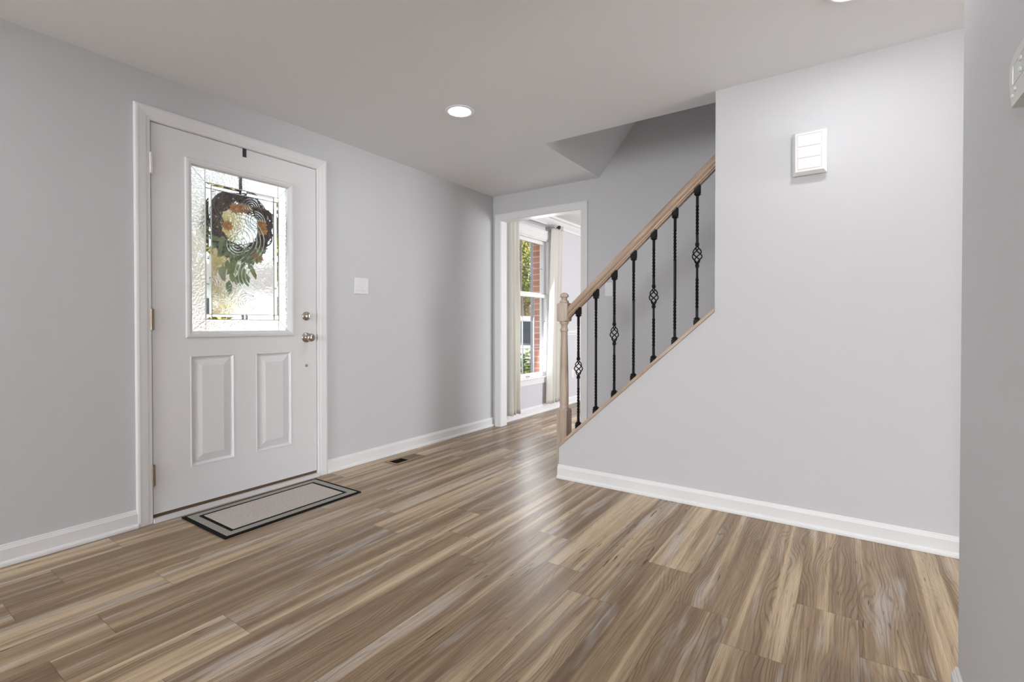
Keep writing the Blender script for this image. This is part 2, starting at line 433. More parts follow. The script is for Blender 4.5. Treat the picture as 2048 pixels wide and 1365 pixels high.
# ------------------------------------------------------------------ floor
def floor():
    P, L, y0 = .186, 1.24, -3.012
    off = {0: 2.08, 1: 1.675, 2: 1.84}
    me = bpy.data.meshes.new('floor'); vs = []; fs = []; uvs = []; sd = []
    X0, X1, Y0, Y1 = -6.5, 8.0, -9.2, 0.0
    rnd = random.Random(5)
    r = math.floor((Y0-y0)/P)
    while y0+r*P < Y1:
        ya, yb = y0+r*P, y0+(r+1)*P
        e = off[r % 3] + rnd.uniform(-.012, .012)
        k = math.floor((X0-e)/L)
        while e+k*L < X1:
            xa, xb = e+k*L, e+(k+1)*L
            a, b, c, d = max(xa, X0), min(xb, X1), max(ya, Y0), min(yb, Y1)
            if b-a > 1e-4 and d-c > 1e-4:
                n = len(vs); vs += [(a, c, 0), (b, c, 0), (b, d, 0), (a, d, 0)]; fs.append((n, n+1, n+2, n+3))
                uvs += [(a-xa, c-ya), (b-xa, c-ya), (b-xa, d-ya), (a-xa, d-ya)]; sd.append(rnd.random())
            k += 1
        r += 1
    me.from_pydata(vs, [], fs); me.update()
    l = me.uv_layers.new(name='plank')
    for i, q in enumerate(uvs): l.data[i].uv = q
    at = me.attributes.new('plank_seed', 'FLOAT', 'FACE')
    for i, q in enumerate(sd): at.data[i].value = q
    me.materials.append(M['plank'])
    o = bpy.data.objects.new('floor', me); C.objects.link(o); struct(o)
    struct(MB().box((-6.6, -9.3, -.3), (8.1, .1, -.004)).build('subfloor', M['concrete']))
floor()

# ------------------------------------------------------------------ walls and ceiling
DX0, DX1, DZ0, DZ1 = 1.0447, 1.9968, .040, 2.0787     # entry door slab
WX0, WX1, WZ0, WZ1 = 4.33, 5.15, .41, 2.05            # dining window opening
struct(wall_mb(FY, (-6.6, F+.05), (-.3, H+.25), 0, .1, [(DX0-.022, DX1+.022, 0, DZ1+.022)]).build('wall_front', M['wall']))
struct(wall_mb(FY, (F+.05, 8.1), (-.3, H+.25), 0, .1, [(WX0, WX1, WZ0, WZ1)]).build('wall_dining', M['dining_wall']))
struct(wall_mb(FY, (-6.7, 8.2), (-.6, 5.0), .1, .2, [(DX0-.022, DX1+.022, 0, DZ1+.022), (WX0+.0, WX1-.05, WZ0-.0, WZ1)]).build('wall_exterior', M['brick']))
OY0, OY1, OZ = -.985, -.101, 2.073                     # opening to the dining room
struct(wall_mb(FX, (-5.5, 0), (0, 4.8), F, F+.05, [(OY0-.016, OY1+.016, -1, OZ+.016)]).build('wall_far', M['wall']))
struct(wall_mb(FX, (-5.5, 0), (0, H+.25), F+.05, F+.096, [(OY0-.016, OY1+.016, -1, OZ+.016)]).build('wall_dining_near', M['dining_wall']))
kz0, kz1, kW = .205, 1.102, -2.3655
mb = MB().prism([(-1.379, 0), (-1.379, kz0), (kW, kz1), (kW, H), (-9.2, H), (-9.2, 0)], FX, S, S+.12)
struct(mb.build('wall_stair', M['wall']))
struct(MB().box((-6.5, -3.35, 0), (1.789, -3.23, H)).build('wall_right', M['wall']))
struct(wall_mb(FX, (-3.35, 0), (0, H), -6.6, -6.5, [(-2.8, -.45, .5, 2.1)]).build('wall_left', M['wall']))
struct(wall_mb(FY, (-.7, S+.12), (0, H+.25), -9.32, -9.2, [(.4, 2.85, .7, 2.1)]).build('wall_hall', M['wall']))
struct(MB().box((S+.12, -5.62, 0), (F+.096, -5.5, 4.8)).build('wall_stair_end', M['wall']))
struct(MB().box((-.7, -9.2, 0), (-.6, -3.35, H)).build('wall_hall_side', M['wall']))
struct(wall_mb(FX, (-5.5, 0), (0, H), 7.9, 8.0, []).build('wall_dining_end', M['dining_wall']))
struct(wall_mb(FY, (F+.096, 8.1), (0, H), -5.62, -5.5, [(4.85, 7.15, .55, 2.25)]).build('wall_dining_back', M['dining_wall']))
EX, EYs = 3.045, -1.168                                # stairwell opening
cb = MB()
cb.box((-6.6, -3.35, H), (EX, 0, H+.25)); cb.box((-.7, -9.3, H), (EX, -3.35, H+.25)); cb.box((EX, EYs, H), (F, 0, H+.25))
struct(cb.build('ceiling', M['ceil']))
struct(MB().box((F+.096, -5.5, H), (8.1, 0, H+.25)).build('ceiling_dining', M['trim']))
# sloping soffit over the lower stairs
zt = 4.6; yt = EYs-(zt-H)/1.28
struct(MB().prism([(EYs, H), (yt, zt), (yt+.3, zt), (EYs+.2, H+.01)], lambda a, b, d: (d, a, b), EX, F).build('ceiling_soffit', M['ceil']))
struct(MB().box((EX-.12, -5.5, H+.25), (EX, 0, 4.8)).build('wall_stair_upper', M['wall']))
struct(MB().box((EX-.12, -5.62, 4.6), (F+.096, .1, 4.8)).build('ceiling_upper', M['ceil']))

# ------------------------------------------------------------------ skirtings and casings
BP = [(0, .090), (.004, .090), (.0065, .0875), (.0075, .082), (.0105, .0785), (.0115, .074), (.0145, .071), (.0145, .022),
      (.019, .021), (.024, .017), (.0265, .011), (.027, .001), (0, .001)]
def base(mb, p, q, n):
    p = Vector((*p, 0)); q = Vector((*q, 0)); n = Vector((*n, 0)); k = len(BP)
    vs = [p+n*d+Vector((0, 0, z)) for d, z in BP]+[q+n*d+Vector((0, 0, z)) for d, z in BP]
    mb.add(vs, [(i, (i+1) % k, k+(i+1) % k, k+i) for i in range(k)]+[tuple(range(k)), tuple(range(k, 2*k))[::-1]])
    return mb
CW = .0745
struct(base(base(MB(), (-6.5, 0), (DX0-CW+.001, 0), (0, -1)), (DX1+CW-.001, 0), (F, 0), (0, -1)).build('baseboard_front', M['trim']))
struct(base(MB(), (S, -1.374), (S, -9.2), (-1, 0)).build('baseboard_stair', M['trim']))
b = base(MB(), (-6.5, -3.23), (1.789+.0, -3.23), (0, 1)); base(b, (1.789, -3.232), (1.789, -3.35), (1, 0))
struct(b.build('baseboard_right', M['trim']))
struct(base(MB(), (F+.096, 0), (7.9, 0), (0, -1)).build('baseboard_dining', M['trim']))
struct(base(MB(), (F, -1.05), (F, -1.45), (-1, 0)).build('baseboard_far', M['trim']))
CP = [(0, 0), (0, .008), (.004, .011), (.014, .0115), (.020, .014), (.045, .0165), (.054, .018), (.062, .0165), (.0665, .013), (.0665, 0)]
def casing(fn, a0, a1, b0, b1, w=.0665, bottom=False):
    """mitred casing around an opening; fn(a,b,d) with d = projection from the wall"""
    mb = MB(); k = w/.0665; vs = []
    for o, d in CP:
        o *= k
        if bottom: vs += [fn(a0-o, b0-o, d), fn(a0-o, b1+o, d), fn(a1+o, b1+o, d), fn(a1+o, b0-o, d)]
        else: vs += [fn(a0-o, b0, d), fn(a0-o, b1+o, d), fn(a1+o, b1+o, d), fn(a1+o, b0, d)]
    fs = []; n = len(CP)
    for i in range(n-1):
        for s in range(4 if bottom else 3):
            t = (s+1) % 4; fs.append((i*4+s, i*4+t, (i+1)*4+t, (i+1)*4+s))
    return mb.add(vs, fs)
struct(casing(lambda a, b, d: (a, -d, b), DX0-.005, DX1+.005, 0, DZ1+.006, .0705).build('trim_1', M['trim']))
struct(casing(lambda a, b, d: (F-d, a, b), OY0-.004, OY1+.004, 0, OZ+.004, .0665).build('trim_2', M['trim']))
struct(casing(lambda a, b, d: (F+.096+d, a, b), OY0-.004, OY1+.004, 0, OZ+.004, .0665).build('trim_3', M['trim']))
j = MB(); j.box((F-.002, OY1, 0), (F+.098, OY1+.016, OZ+.016)); j.box((F-.002, OY0-.016, 0), (F+.098, OY0, OZ+.016)); j.box((F-.002, OY0, OZ), (F+.098, OY1, OZ+.016))
struct(j.build('trim_4', M['trim']))
# crown and chair rail of the dining room
cr = MB().prism([(0, 2.222), (-.012, 2.224), (-.016, 2.245), (-.045, 2.275), (-.062, 2.300), (-.082, 2.306), (-.088, H), (0, H)],
                lambda a, b, d: (d, a, b), F+.096, 7.9)
struct(cr.build('trim_5', M['trim']))
ch = MB().prism([(0, .893), (-.010, .897), (-.012, .915), (-.022, .925), (-.022, .935), (-.012, .945), (-.008, .955), (0, .957)],
                lambda a, b, d: (d, a, b), WX1+.07, 7.9)
struct(ch.build('trim_6', M['trim']))

# ------------------------------------------------------------------ entry door
door = bpy.data.objects.new('door_1', None); C.objects.link(door); door.location = (DX0, 0, 0); ORG['door_1'] = Vector((DX0, 0, 0)); struct(door)
LX0, LX1, LZ0, LZ1 = 1.236, 1.798, .994, 1.908        # glass
PAN = [(1.2215, 1.4565, .247, .860), (1.583, 1.8155, .250, .858)]
def slab():
    mb = MB(); holes = PAN+[(LX0-.012, LX1+.012, LZ0-.012, LZ1+.012)]
    xs = sorted(set([DX0, DX1]+[h[i] for h in holes for i in (0, 1)])); zs = sorted(set([DZ0, DZ1]+[h[i] for h in holes for i in (2, 3)]))
    for i in range(len(xs)-1):
        for k in range(len(zs)-1):
            cx, cz = (xs[i]+xs[i+1])/2, (zs[k]+zs[k+1])/2
            if any(h[0] < cx < h[1] and h[2] < cz < h[3] for h in holes): continue
            mb.add([(xs[i], 0, zs[k]), (xs[i+1], 0, zs[k]), (xs[i+1], 0, zs[k+1]), (xs[i], 0, zs[k+1])], [(0, 1, 2, 3)])
            mb.add([(xs[i], .044, zs[k]), (xs[i+1], .044, zs[k]), (xs[i+1], .044, zs[k+1]), (xs[i], .044, zs[k+1])], [(0, 3, 2, 1)])
    def rings(h, prof, y=1):
        vs = []; fs = []
        for ins, d in prof:
            vs += [(h[0]+ins, d, h[2]+ins), (h[1]-ins, d, h[2]+ins), (h[1]-ins, d, h[3]-ins), (h[0]+ins, d, h[3]-ins)]
        for i in range(len(prof)-1):
            for s in range(4): fs.append((i*4+s, i*4+(s+1) % 4, (i+1)*4+(s+1) % 4, (i+1)*4+s))
        return vs, fs
    for h in PAN:
        pr = [(0, 0), (.002, -.002), (.006, -.002), (.009, .002), (.016, .011), (.021, .011), (.024, .0085), (.060, -.001)]
        vs, fs = rings(h, pr); n = len(pr)*4; fs.append((n-4, n-3, n-2, n-1)); mb.add(vs, fs)
        mb.add([(h[0], .044, h[2]), (h[1], .044, h[2]), (h[1], .044, h[3]), (h[0], .044, h[3])], [(0, 3, 2, 1)])
    h = holes[-1]; vs, fs = rings(h, [(0, 0), (0, .044)]); mb.add(vs, fs)
    for a, bq in (((DX0, DZ0), (DX1, DZ0)), ((DX1, DZ0), (DX1, DZ1)), ((DX1, DZ1), (DX0, DZ1)), ((DX0, DZ1), (DX0, DZ0))):
        mb.add([(a[0], 0, a[1]), (bq[0], 0, bq[1]), (bq[0], .044, bq[1]), (a[0], .044, a[1])], [(0, 1, 2, 3)])
    return mb
slab_o = slab().build('door_panel', M['door'], door)
def ring_frame(x0, x1, z0, z1, prof):
    vs = []; fs = []
    for ins, d in prof: vs += [(x0+ins, d, z0+ins), (x1-ins, d, z0+ins), (x1-ins, d, z1-ins), (x0+ins, d, z1-ins)]
    for i in range(len(prof)-1):
        for s in range(4): fs.append((i*4+s, i*4+(s+1) % 4, (i+1)*4+(s+1) % 4, (i+1)*4+s))
    return MB().add(vs, fs)
LFp = [(0, .0005), (0, -.007), (.004, -.0105), (.012, -.012), (.018, -.012), (.022, -.009), (.027, -.008), (.031, -.004), (.0355, .006), (.0355, .0155)]
ring_frame(1.2005, 1.8335, .9585, 1.9435, LFp).build('lite_frame', M['door'], door)
ring_frame(1.2005, 1.8335, .9585, 1.9435, [(i, .044-d) for i, d in LFp[:6]]).build('outer_lite_frame', M['door'], door)
# decorative glass: hammered border, bevelled band, rippled centre with raised swirls
IX0, IX1, IZ0, IZ1 = 1.311, 1.740, 1.060, 1.834
gy0, gy1 = .016, .024
lite = MB().box((LX0, gy0-.0005, LZ0), (LX1, gy0, LZ0)) and MB()
for a in [((LX0, LZ0), (IX0, LZ1)), ((IX1, LZ0), (LX1, LZ1)), ((IX0, LZ0), (IX1, IZ0)), ((IX0, IZ1), (IX1, LZ1))]:
    lite.box((a[0][0], gy0, a[0][1]), (a[1][0], gy1, a[1][1]))
glass = lite.build('border_glass', M['hammered'], door, label='hammered clear border of the door glass')
bw = .030
bv = MB()
def bevel_bar(a0, a1, b0, b1, horizontal):
    # low prism strip of thick bevelled glass
    if horizontal:
        m_ = (b0+b1)/2
        bv.add([(a0, gy0, b0), (a1, gy0, b0), (a1, gy0, b1), (a0, gy0, b1), (a0, gy0-.006, m_), (a1, gy0-.006, m_), (a0, gy1, b0), (a1, gy1, b0), (a1, gy1, b1), (a0, gy1, b1)],
               [(0, 1, 5, 4), (4, 5, 2, 3), (0, 4, 3, 9, 6), (1, 7, 8, 2, 5), (6, 9, 8, 7), (0, 6, 7, 1), (3, 2, 8, 9)])
    else:
        m_ = (a0+a1)/2
        bv.add([(a0, gy0, b0), (a1, gy0, b0), (a1, gy0, b1), (a0, gy0, b1), (m_, gy0-.006, b0), (m_, gy0-.006, b1), (a0, gy1, b0), (a1, gy1, b0), (a1, gy1, b1), (a0, gy1, b1)],
               [(0, 4, 5, 3), (4, 1, 2, 5), (0, 6, 7, 1, 4), (3, 5, 2, 8, 9), (6, 9, 8, 7), (0, 3, 9, 6), (1, 7, 8, 2)])
zc = (IZ0+IZ1)/2; xc = (IX0+IX1)/2
for (z0, z1) in ((IZ0, IZ0+bw), (IZ1-bw, IZ1)):
    bevel_bar(IX0+bw, xc-.016, z0, z1, True); bevel_bar(xc+.016, IX1-bw, z0, z1, True)
    bevel_bar(xc-.016, xc+.016, z0, z1, False)
    for (x0, x1) in ((IX0, IX0+bw), (IX1-bw, IX1)):
        m_ = ((x0+x1)/2, (z0+z1)/2)
        bv.add([(x0, gy0, z0), (x1, gy0, z0), (x1, gy0, z1), (x0, gy0, z1), (m_[0], gy0-.009, m_[1]), (x0, gy1, z0), (x1, gy1, z0), (x1, gy1, z1), (x0, gy1, z1)],
               [(0, 1, 4), (1, 2, 4), (2, 3, 4), (3, 0, 4), (0, 5, 6, 1), (1, 6, 7, 2), (2, 7, 8, 3), (3, 8, 5, 0), (5, 8, 7, 6)])
for (x0, x1) in ((IX0, IX0+bw), (IX1-bw, IX1)):
    bevel_bar(x0, x1, IZ0+bw, zc-.02, False); bevel_bar(x0, x1, zc+.02, IZ1-bw, False)
    bevel_bar(x0, x1, zc-.02, zc+.02, True)
bv.build('bevelled_strips', M['bevel'], door, label='band of bevelled glass strips inside the door glass')
MB().box((IX0+bw, gy0, IZ0+bw), (IX1-bw, gy1, IZ1-bw)).build('centre_glass', M['water'], door, label='rippled centre of the door glass')
cm = MB()
for x in (IX0, IX0+bw, IX1-bw, IX1): cm.box((x-.0018, gy0-.003, IZ0), (x+.0018, gy1+.002, IZ1))
for z in (IZ0, IZ0+bw, IZ1-bw, IZ1): cm.box((IX0, gy0-.003, z-.0018), (IX1, gy1+.002, z+.0018))
for x in (LX0+.001, LX1-.001): pass
for a, bq in (((LX0, LZ0), (IX0, IZ0)), ((LX1, LZ0), (IX1, IZ0)), ((LX0, LZ1), (IX0, IZ1)), ((LX1, LZ1), (IX1, IZ1))):
    cm.tube([(a[0], gy0-.001, a[1]), (bq[0], gy0-.001, bq[1])], .0012, 6)
for (x0, x1) in ((LX0, IX0), (IX1, LX1)):
    for z in (1.29, 1.60): cm.tube([(x0, gy0-.001, z), (x1, gy0-.001, z)], .0009, 6)
for (z0, z1) in ((LZ0, IZ0), (IZ1, LZ1)): cm.tube([(xc, gy0-.001, z0), (xc, gy0-.001, z1)], .0009, 6)
cm.build('caming', M['came'], door)
sw = MB(); ry = gy0
def arc(cx, cz, r, a0, a1, n=26, k=1.0):
    return [(cx+r*cos(radians(a0+(a1-a0)*i/n)), ry, cz+k*r*sin(radians(a0+(a1-a0)*i/n))) for i in range(n+1)]
def S_(cx, cz, h, amp, n=40):
    return [(cx+amp*sin(2*pi*t/n)*(.6+.4*t/n), ry, cz+h/2-h*t/n) for t in range(n+1)]
for i in range(5):
    sw.tube(arc(1.505, 1.545, .055+.022*i, 100, -75), .0034, 6)
    sw.tube(arc(1.60, 1.330, .050+.020*i, 115, 260), .0034, 6)
for i in range(4):
    sw.tube(arc(1.595, 1.665, .018+.014*i, 0, 300), .003, 6)
    sw.tube(arc(1.485, 1.505, .012+.016*i, 0, 320), .003, 6)
    sw.tube(arc(1.54, 1.165, .012+.014*i, 20, 330), .003, 6)
    sw.tube(arc(1.455, 1.205, .010+.016*i, 60, 250), .003, 6)
    sw.tube(arc(1.57, 1.745, .012+.013*i, 10, 310), .003, 6)
sw.build('swirl_ribs', M['bevel'], door, label='raised clear swirls on the door glass')
# hardware
kn = MB().lathe([(.0, -.0), (.033, 0), (.033, .004), (.030, .008), (.022, .010), (.016, .013), (.0125, .020), (.012, .030), (.015, .034),
                 (.022, .039), (.0265, .047), (.0275, .055), (.0255, .063), (.019, .069), (.009, .072), (0, .0725)], (1.921, 0, .945), (0, -1, 0), 32)
kn.build('door_knob', M['nickel'], door, label='round satin nickel door knob')
db = MB().lathe([(0, 0), (.030, 0), (.030, .004), (.027, .009), (.021, .012), (.016, .016), (.0155, .022), (.010, .024), (0, .0245)], (1.921, 0, 1.087), (0, -1, 0), 32)
dbo = db.build('deadbolt', M['nickel'], door, label='round nickel deadbolt')
MB().bbox((1.917, -.042, 1.073), (1.925, -.022, 1.101), .0035, 3).build('thumb_turn', M['nickel'], dbo)
MB().lathe([(0, 0), (.0095, 0), (.0095, .002), (.007, .005), (0, .0065)], (1.921, 0, .758), (0, -1, 0), 20).build('hole_plug', M['nickel'], door, label='small round metal plug below the knob')
for z, m_ in ((1.8645, M['steel_light']), (1.057, M['bronze']), (.245, M['bronze'])):
    h = MB().tube([(DX0-.004, -.0095, z-.0545), (DX0-.004, -.0095, z+.0545)], .0068, 12)
    for q in (-.030, -.009, .012, .033): pass
    for q in (z-.0585, z+.0555): h.lathe([(0, 0), (.0062, 0), (.0055, .003), (0, .004)], (DX0-.004, -.0095, q), (0, 0, 1), 12)
    h.box((DX0-.001, -.0015, z-.0545), (DX0+.010, -.0003, z+.0545))
    h.box((DX0-.0135, -.0085, z-.0545), (DX0-.0045, -.0035, z+.0545))
    h.build('hinge', m_, door)
MB().bbox((DX1+.0045, -.0045, .925), (DX1+.014, .004, .968), .001, 1).build('strike_plate', M['nickel'], door, label='nickel strike plate on the jamb')
MB().box((DX0, .004, .022), (DX1, .036, DZ0+.002)).build('door_sweep', M['sweep'], door, label='brown sweep under the door')
# jamb, stops and sill
j = MB()
j.box((DX0-.022, -.001, 0), (DX0-.0035, .2, DZ1+.022)); j.box((DX1+.0035, -.001, 0), (DX1+.022, .2, DZ1+.022)); j.box((DX0-.0035, -.001, DZ1+.0035), (DX1+.0035, .2, DZ1+.022))
struct(j.build('trim_7', M['trim']))
st = MB(); st.box((DX0-.0035, .046, .02), (DX0+.014, .075, DZ1+.0035)); st.box((DX1-.014, .046, .02), (DX1+.0035, .075, DZ1+.0035)); st.box((DX0, .046, DZ1-.014), (DX1, .075, DZ1+.0035))
struct(st.build('trim_8', M['dark']))
sl = MB().box((DX0-.0035, -.0235, 0), (DX1+.0035, .012, .021)); 
struct(sl.build('trim_9', M['trim']))
struct(MB().box((DX0-.0035, .012, 0), (DX1+.0035, .24, .023)).build('trim_10', M['sweep']))

# ------------------------------------------------------------------ wreath outside the door and its hanger
wh = MB(); hx = 1.5215
wh.box((hx-.011, -.0022, 2.030), (hx+.011, -.0006, DZ1+.0016)); wh.box((hx-.011, -.0022, DZ1+.0004), (hx+.011, .0468, DZ1+.0022))
wh.box((hx-.011, .0450, 1.815), (hx+.011, .0468, DZ1+.0016)); wh.box((hx-.011, .0450, 1.815), (hx+.011, .075, 1.8168)); wh.box((hx-.011, .0735, 1.815), (hx+.011, .075, 1.84))
tag(wh.build('wreath_hanger', M['charcoal'], org=(hx, 0, 2.03)), 'black metal strap hooked over the top edge of the white door', 'hook')
wc = Vector((1.548, .105, 1.635))
wr = thing('door_wreath', tuple(wc), 'grapevine wreath with leaves and orange flowers behind the door glass', 'wreath')
vb = MB(); rr = random.Random(3)
for i in range(46):
    ph = rr.uniform(0, 6.28); k = rr.choice([3, 4, 5, -4, -3]); R = rr.uniform(.142, .186); ro = rr.uniform(.012, .042); w0 = rr.uniform(0, 6.28)
    a0 = rr.uniform(0, 6.28); span = rr.uniform(3.5, 6.6); pts = []
    for t in range(41):
        a = a0+span*t/40; rad = R+ro*cos(k*a+ph)+.006*sin(3*a+w0); pts.append((wc.x+rad*cos(a), wc.y+.8*ro*sin(k*a+ph), wc.z+rad*sin(a)))
    vb.tube(pts, rr.uniform(.0025, .005), 5)
for i in range(40):
    a = rr.uniform(0, 6.28); r0 = rr.uniform(.16, .19); r1 = r0+rr.uniform(.02, .06); d = rr.uniform(-.4, .4)
    vb.tube([(wc.x+r0*cos(a), wc.y, wc.z+r0*sin(a)), (wc.x+r1*cos(a+d*.4), wc.y+rr.uniform(-.03, .03), wc.z+r1*sin(a+d*.4))], [.0025, .001], 4)
vb.build('vine_ring', M['vine'], wr)
def leaf(mb, p, d, up, L, W):
    d = Vector(d).normalized(); s = d.cross(Vector(up)).normalized(); n = s.cross(d); p = Vector(p)
    mb.add([p, p+d*L*.35+s*W*.5+n*L*.05, p+d*L*.75+s*W*.38+n*L*.03, p+d*L-n*L*.06, p+d*L*.75-s*W*.38+n*L*.03, p+d*L*.35-s*W*.5+n*L*.05, p+d*L*.4, p+d*L*.75],
           [(0, 1, 6), (0, 6, 5), (1, 2, 7, 6), (6, 7, 4, 5), (2, 3, 7), (7, 3, 4)])
lb = MB()
for i in range(110):
    a = radians(rr.choice([rr.gauss(240, 22), rr.gauss(262, 25), rr.gauss(290, 14)])); r0 = rr.uniform(.13, .19)
    p = (wc.x+r0*cos(a), wc.y-rr.uniform(-.02, .045), wc.z+r0*sin(a)); da = a+rr.uniform(-1, 1)
    leaf(lb, p, (cos(da), rr.uniform(-.5, .1), sin(da)), (0, -1, .2), rr.uniform(.05, .09), rr.uniform(.02, .034))
for i in range(30):
    p = (wc.x-.06+rr.uniform(-.07, .10), wc.y-rr.uniform(0, .04), wc.z-.2-rr.uniform(0, .14)); leaf(lb, p, (rr.uniform(-.6, .4), -.2, -1), (0, -1, .2), rr.uniform(.06, .10), rr.uniform(.022, .036))
lb.build('wreath_leaves', M['leaf_wreath'], wr)
for (a, r0) in ((104, .100), (82, .098), (124, .108), (12, .105), (352, .108), (190, .105), (292, .20)):
    fb = MB(); c = Vector((wc.x+r0*cos(radians(a)), wc.y-.045, wc.z+r0*sin(radians(a))))
    for ring, (nn, L, tilt) in enumerate(((9, .038, .35), (7, .028, .8), (5, .018, 1.5))):
        for k in range(nn):
            q = 2*pi*(k+.5*ring)/nn; leaf(fb, c+Vector((0, -.004*ring, 0)), (cos(q), -tilt, sin(q)), (0, -1, 0.01), L, L*.55)
    fb.build('flower', M['bloom'], wr)

# ------------------------------------------------------------------ stair railing
RO = (2.953, -1.387, 0)
rail = thing('stair_railing', RO, 'washed oak stair handrail and turned newel post with seven black iron balusters', 'railing')
nx, ny, hw = 2.953, -1.387, .038
def chamfer_post(mb, z0, z1, hw, ch0, ch1):
    """square post whose ends step in with curved (lamb's tongue) corners"""
    rows = []
    if ch0: rows += [(z0, .78), (z0+ch0*.4, .90), (z0+ch0, 1.0)]
    else: rows += [(z0, 1.0)]
    if ch1: rows += [(z1-ch1, 1.0), (z1-ch1*.4, .90), (z1, .78)]
    else: rows += [(z1, 1.0)]
    vs = []; fs = []; n = 8
    for z, k in rows:
        c = hw*(1-k)*1.25+.002; h = hw*(1-(1-k)*.35)
        vs += [(nx+x, ny+y, z) for x, y in ((h-c, -h), (h, -h+c), (h, h-c), (h-c, h), (-h+c, h), (-h, h-c), (-h, -h+c), (-h+c, -h))]
    for i in range(len(rows)-1):
        for k in range(n): fs.append((i*n+k, i*n+(k+1) % n, (i+1)*n+(k+1) % n, (i+1)*n+k))
    fs += [tuple(range(n))[::-1], tuple((len(rows)-1)*n+k for k in range(n))]
    return mb.add(vs, fs)
nb = MB(); chamfer_post(nb, 0.0015, .462, hw, 0, .016); chamfer_post(nb, 1.052, 1.178, hw, .012, .010)
nb.lathe([(.0305, .458), (.0315, .466), (.0315, .472), (.0285, .478), (.0275, .485), (.0302, .492), (.0302, .502), (.0298, .53), (.029, .65), (.0265, .80), (.0235, .92), (.0222, .978),
          (.0225, .984), (.0272, .988), (.0280, .995), (.0255, 1.002), (.0215, 1.010), (.0212, 1.020), (.0235, 1.030), (.029, 1.038), (.0318, 1.043), (.0318, 1.049), (.027, 1.053)], (nx, ny, 0))
npst = nb.build('newel_post', M['oak_v'], rail)
MB().lathe([(.024, 1.175), (.030, 1.179), (.0315, 1.184), (.0300, 1.190), (.0245, 1.194), (.0200, 1.200), (.0192, 1.209), (.0205, 1.2150), (.0262, 1.2168), (.0306, 1.2205), (.0302, 1.2265),
            (.0275, 1.234), (.022, 1.241), (.013, 1.2465), (.004, 1.249), (0, 1.2492)], (nx, ny, 0)).build('finial', M['oak_v'], npst)
RS = .905; th = math.atan(RS)
def rail_z(y): return 1.494+RS*(-1.893-y)     # underside of the handrail
# handrail profile (x offset, height measured square to the rail)
hp = [(-.016, 0), (-.016, .006), (-.026, .008), (-.027, .014), (-.021, .018), (-.0205, .022), (-.027, .026), (-.030, .034), (-.0285, .046), (-.023, .056), (-.013, .0625), (0, .0645),
      (.013, .0625), (.023, .056), (.0285, .046), (.030, .034), (.027, .026), (.0205, .022), (.021, .018), (.027, .014), (.026, .008), (.016, .006), (.016, 0)]
ya, yb = ny-hw+.003, -2.3655
hb = MB(); n = len(hp); vs = []
for y in (ya, yb):
    for dx, hgt in hp: vs.append((2.953+dx, y, rail_z(y)+hgt/cos(th)))
hb.add(vs, [(i, (i+1) % n, n+(i+1) % n, n+i) for i in range(n)]+[tuple(range(n)), tuple(range(n, 2*n))[::-1]], True)
hb.build('handrail', M['oak_r'], rail)
# sloping cap board
def cap_z(y): return kz0+.0015+.91*(-1.379-y)
cbd = MB(); y1, y2 = -1.3765, -2.3645
cbd.prism([(y1, cap_z(y1)), (y1, cap_z(y1)+.023), (y2, cap_z(y2)+.023), (y2, cap_z(y2))], FX, 2.886, 3.024)
cbd.build('base_rail', M['oak_r'], rail)
def twist_bar(mb, z0, z1, zones, w=.0064, bar_rot=0.0, st=.0025):
    """square iron bar with twisted zones (z from, z to)"""
    vs = []; fs = []; n = int((z1-z0)/st)+1; ang = 0
    for i in range(n+1):
        z = z0+(z1-z0)*i/n
        if any(a <= z <= b for a, b in zones): ang += (pi/2)/.0195*((z1-z0)/n)
        for k in range(4):
            q = ang+pi/4+k*pi/2; vs.append((w*sqrt(2)*cos(q), w*sqrt(2)*sin(q), z))
        if i:
            for k in range(4): fs.append(((i-1)*4+k, (i-1)*4+(k+1) % 4, i*4+(k+1) % 4, i*4+k))
    fs += [(3, 2, 1, 0), tuple(n*4+k for k in range(4))]
    return mb.add(vs, fs)
def collar(mb, z, w=.0105, h=.020):
    for (dz, k) in ((-h/2, .9), (-h/6, 1.0), (h/6, .9)): mb.bbox((-w*k, -w*k, z+dz), (w*k, w*k, z+dz+h/3), .0025, 2)
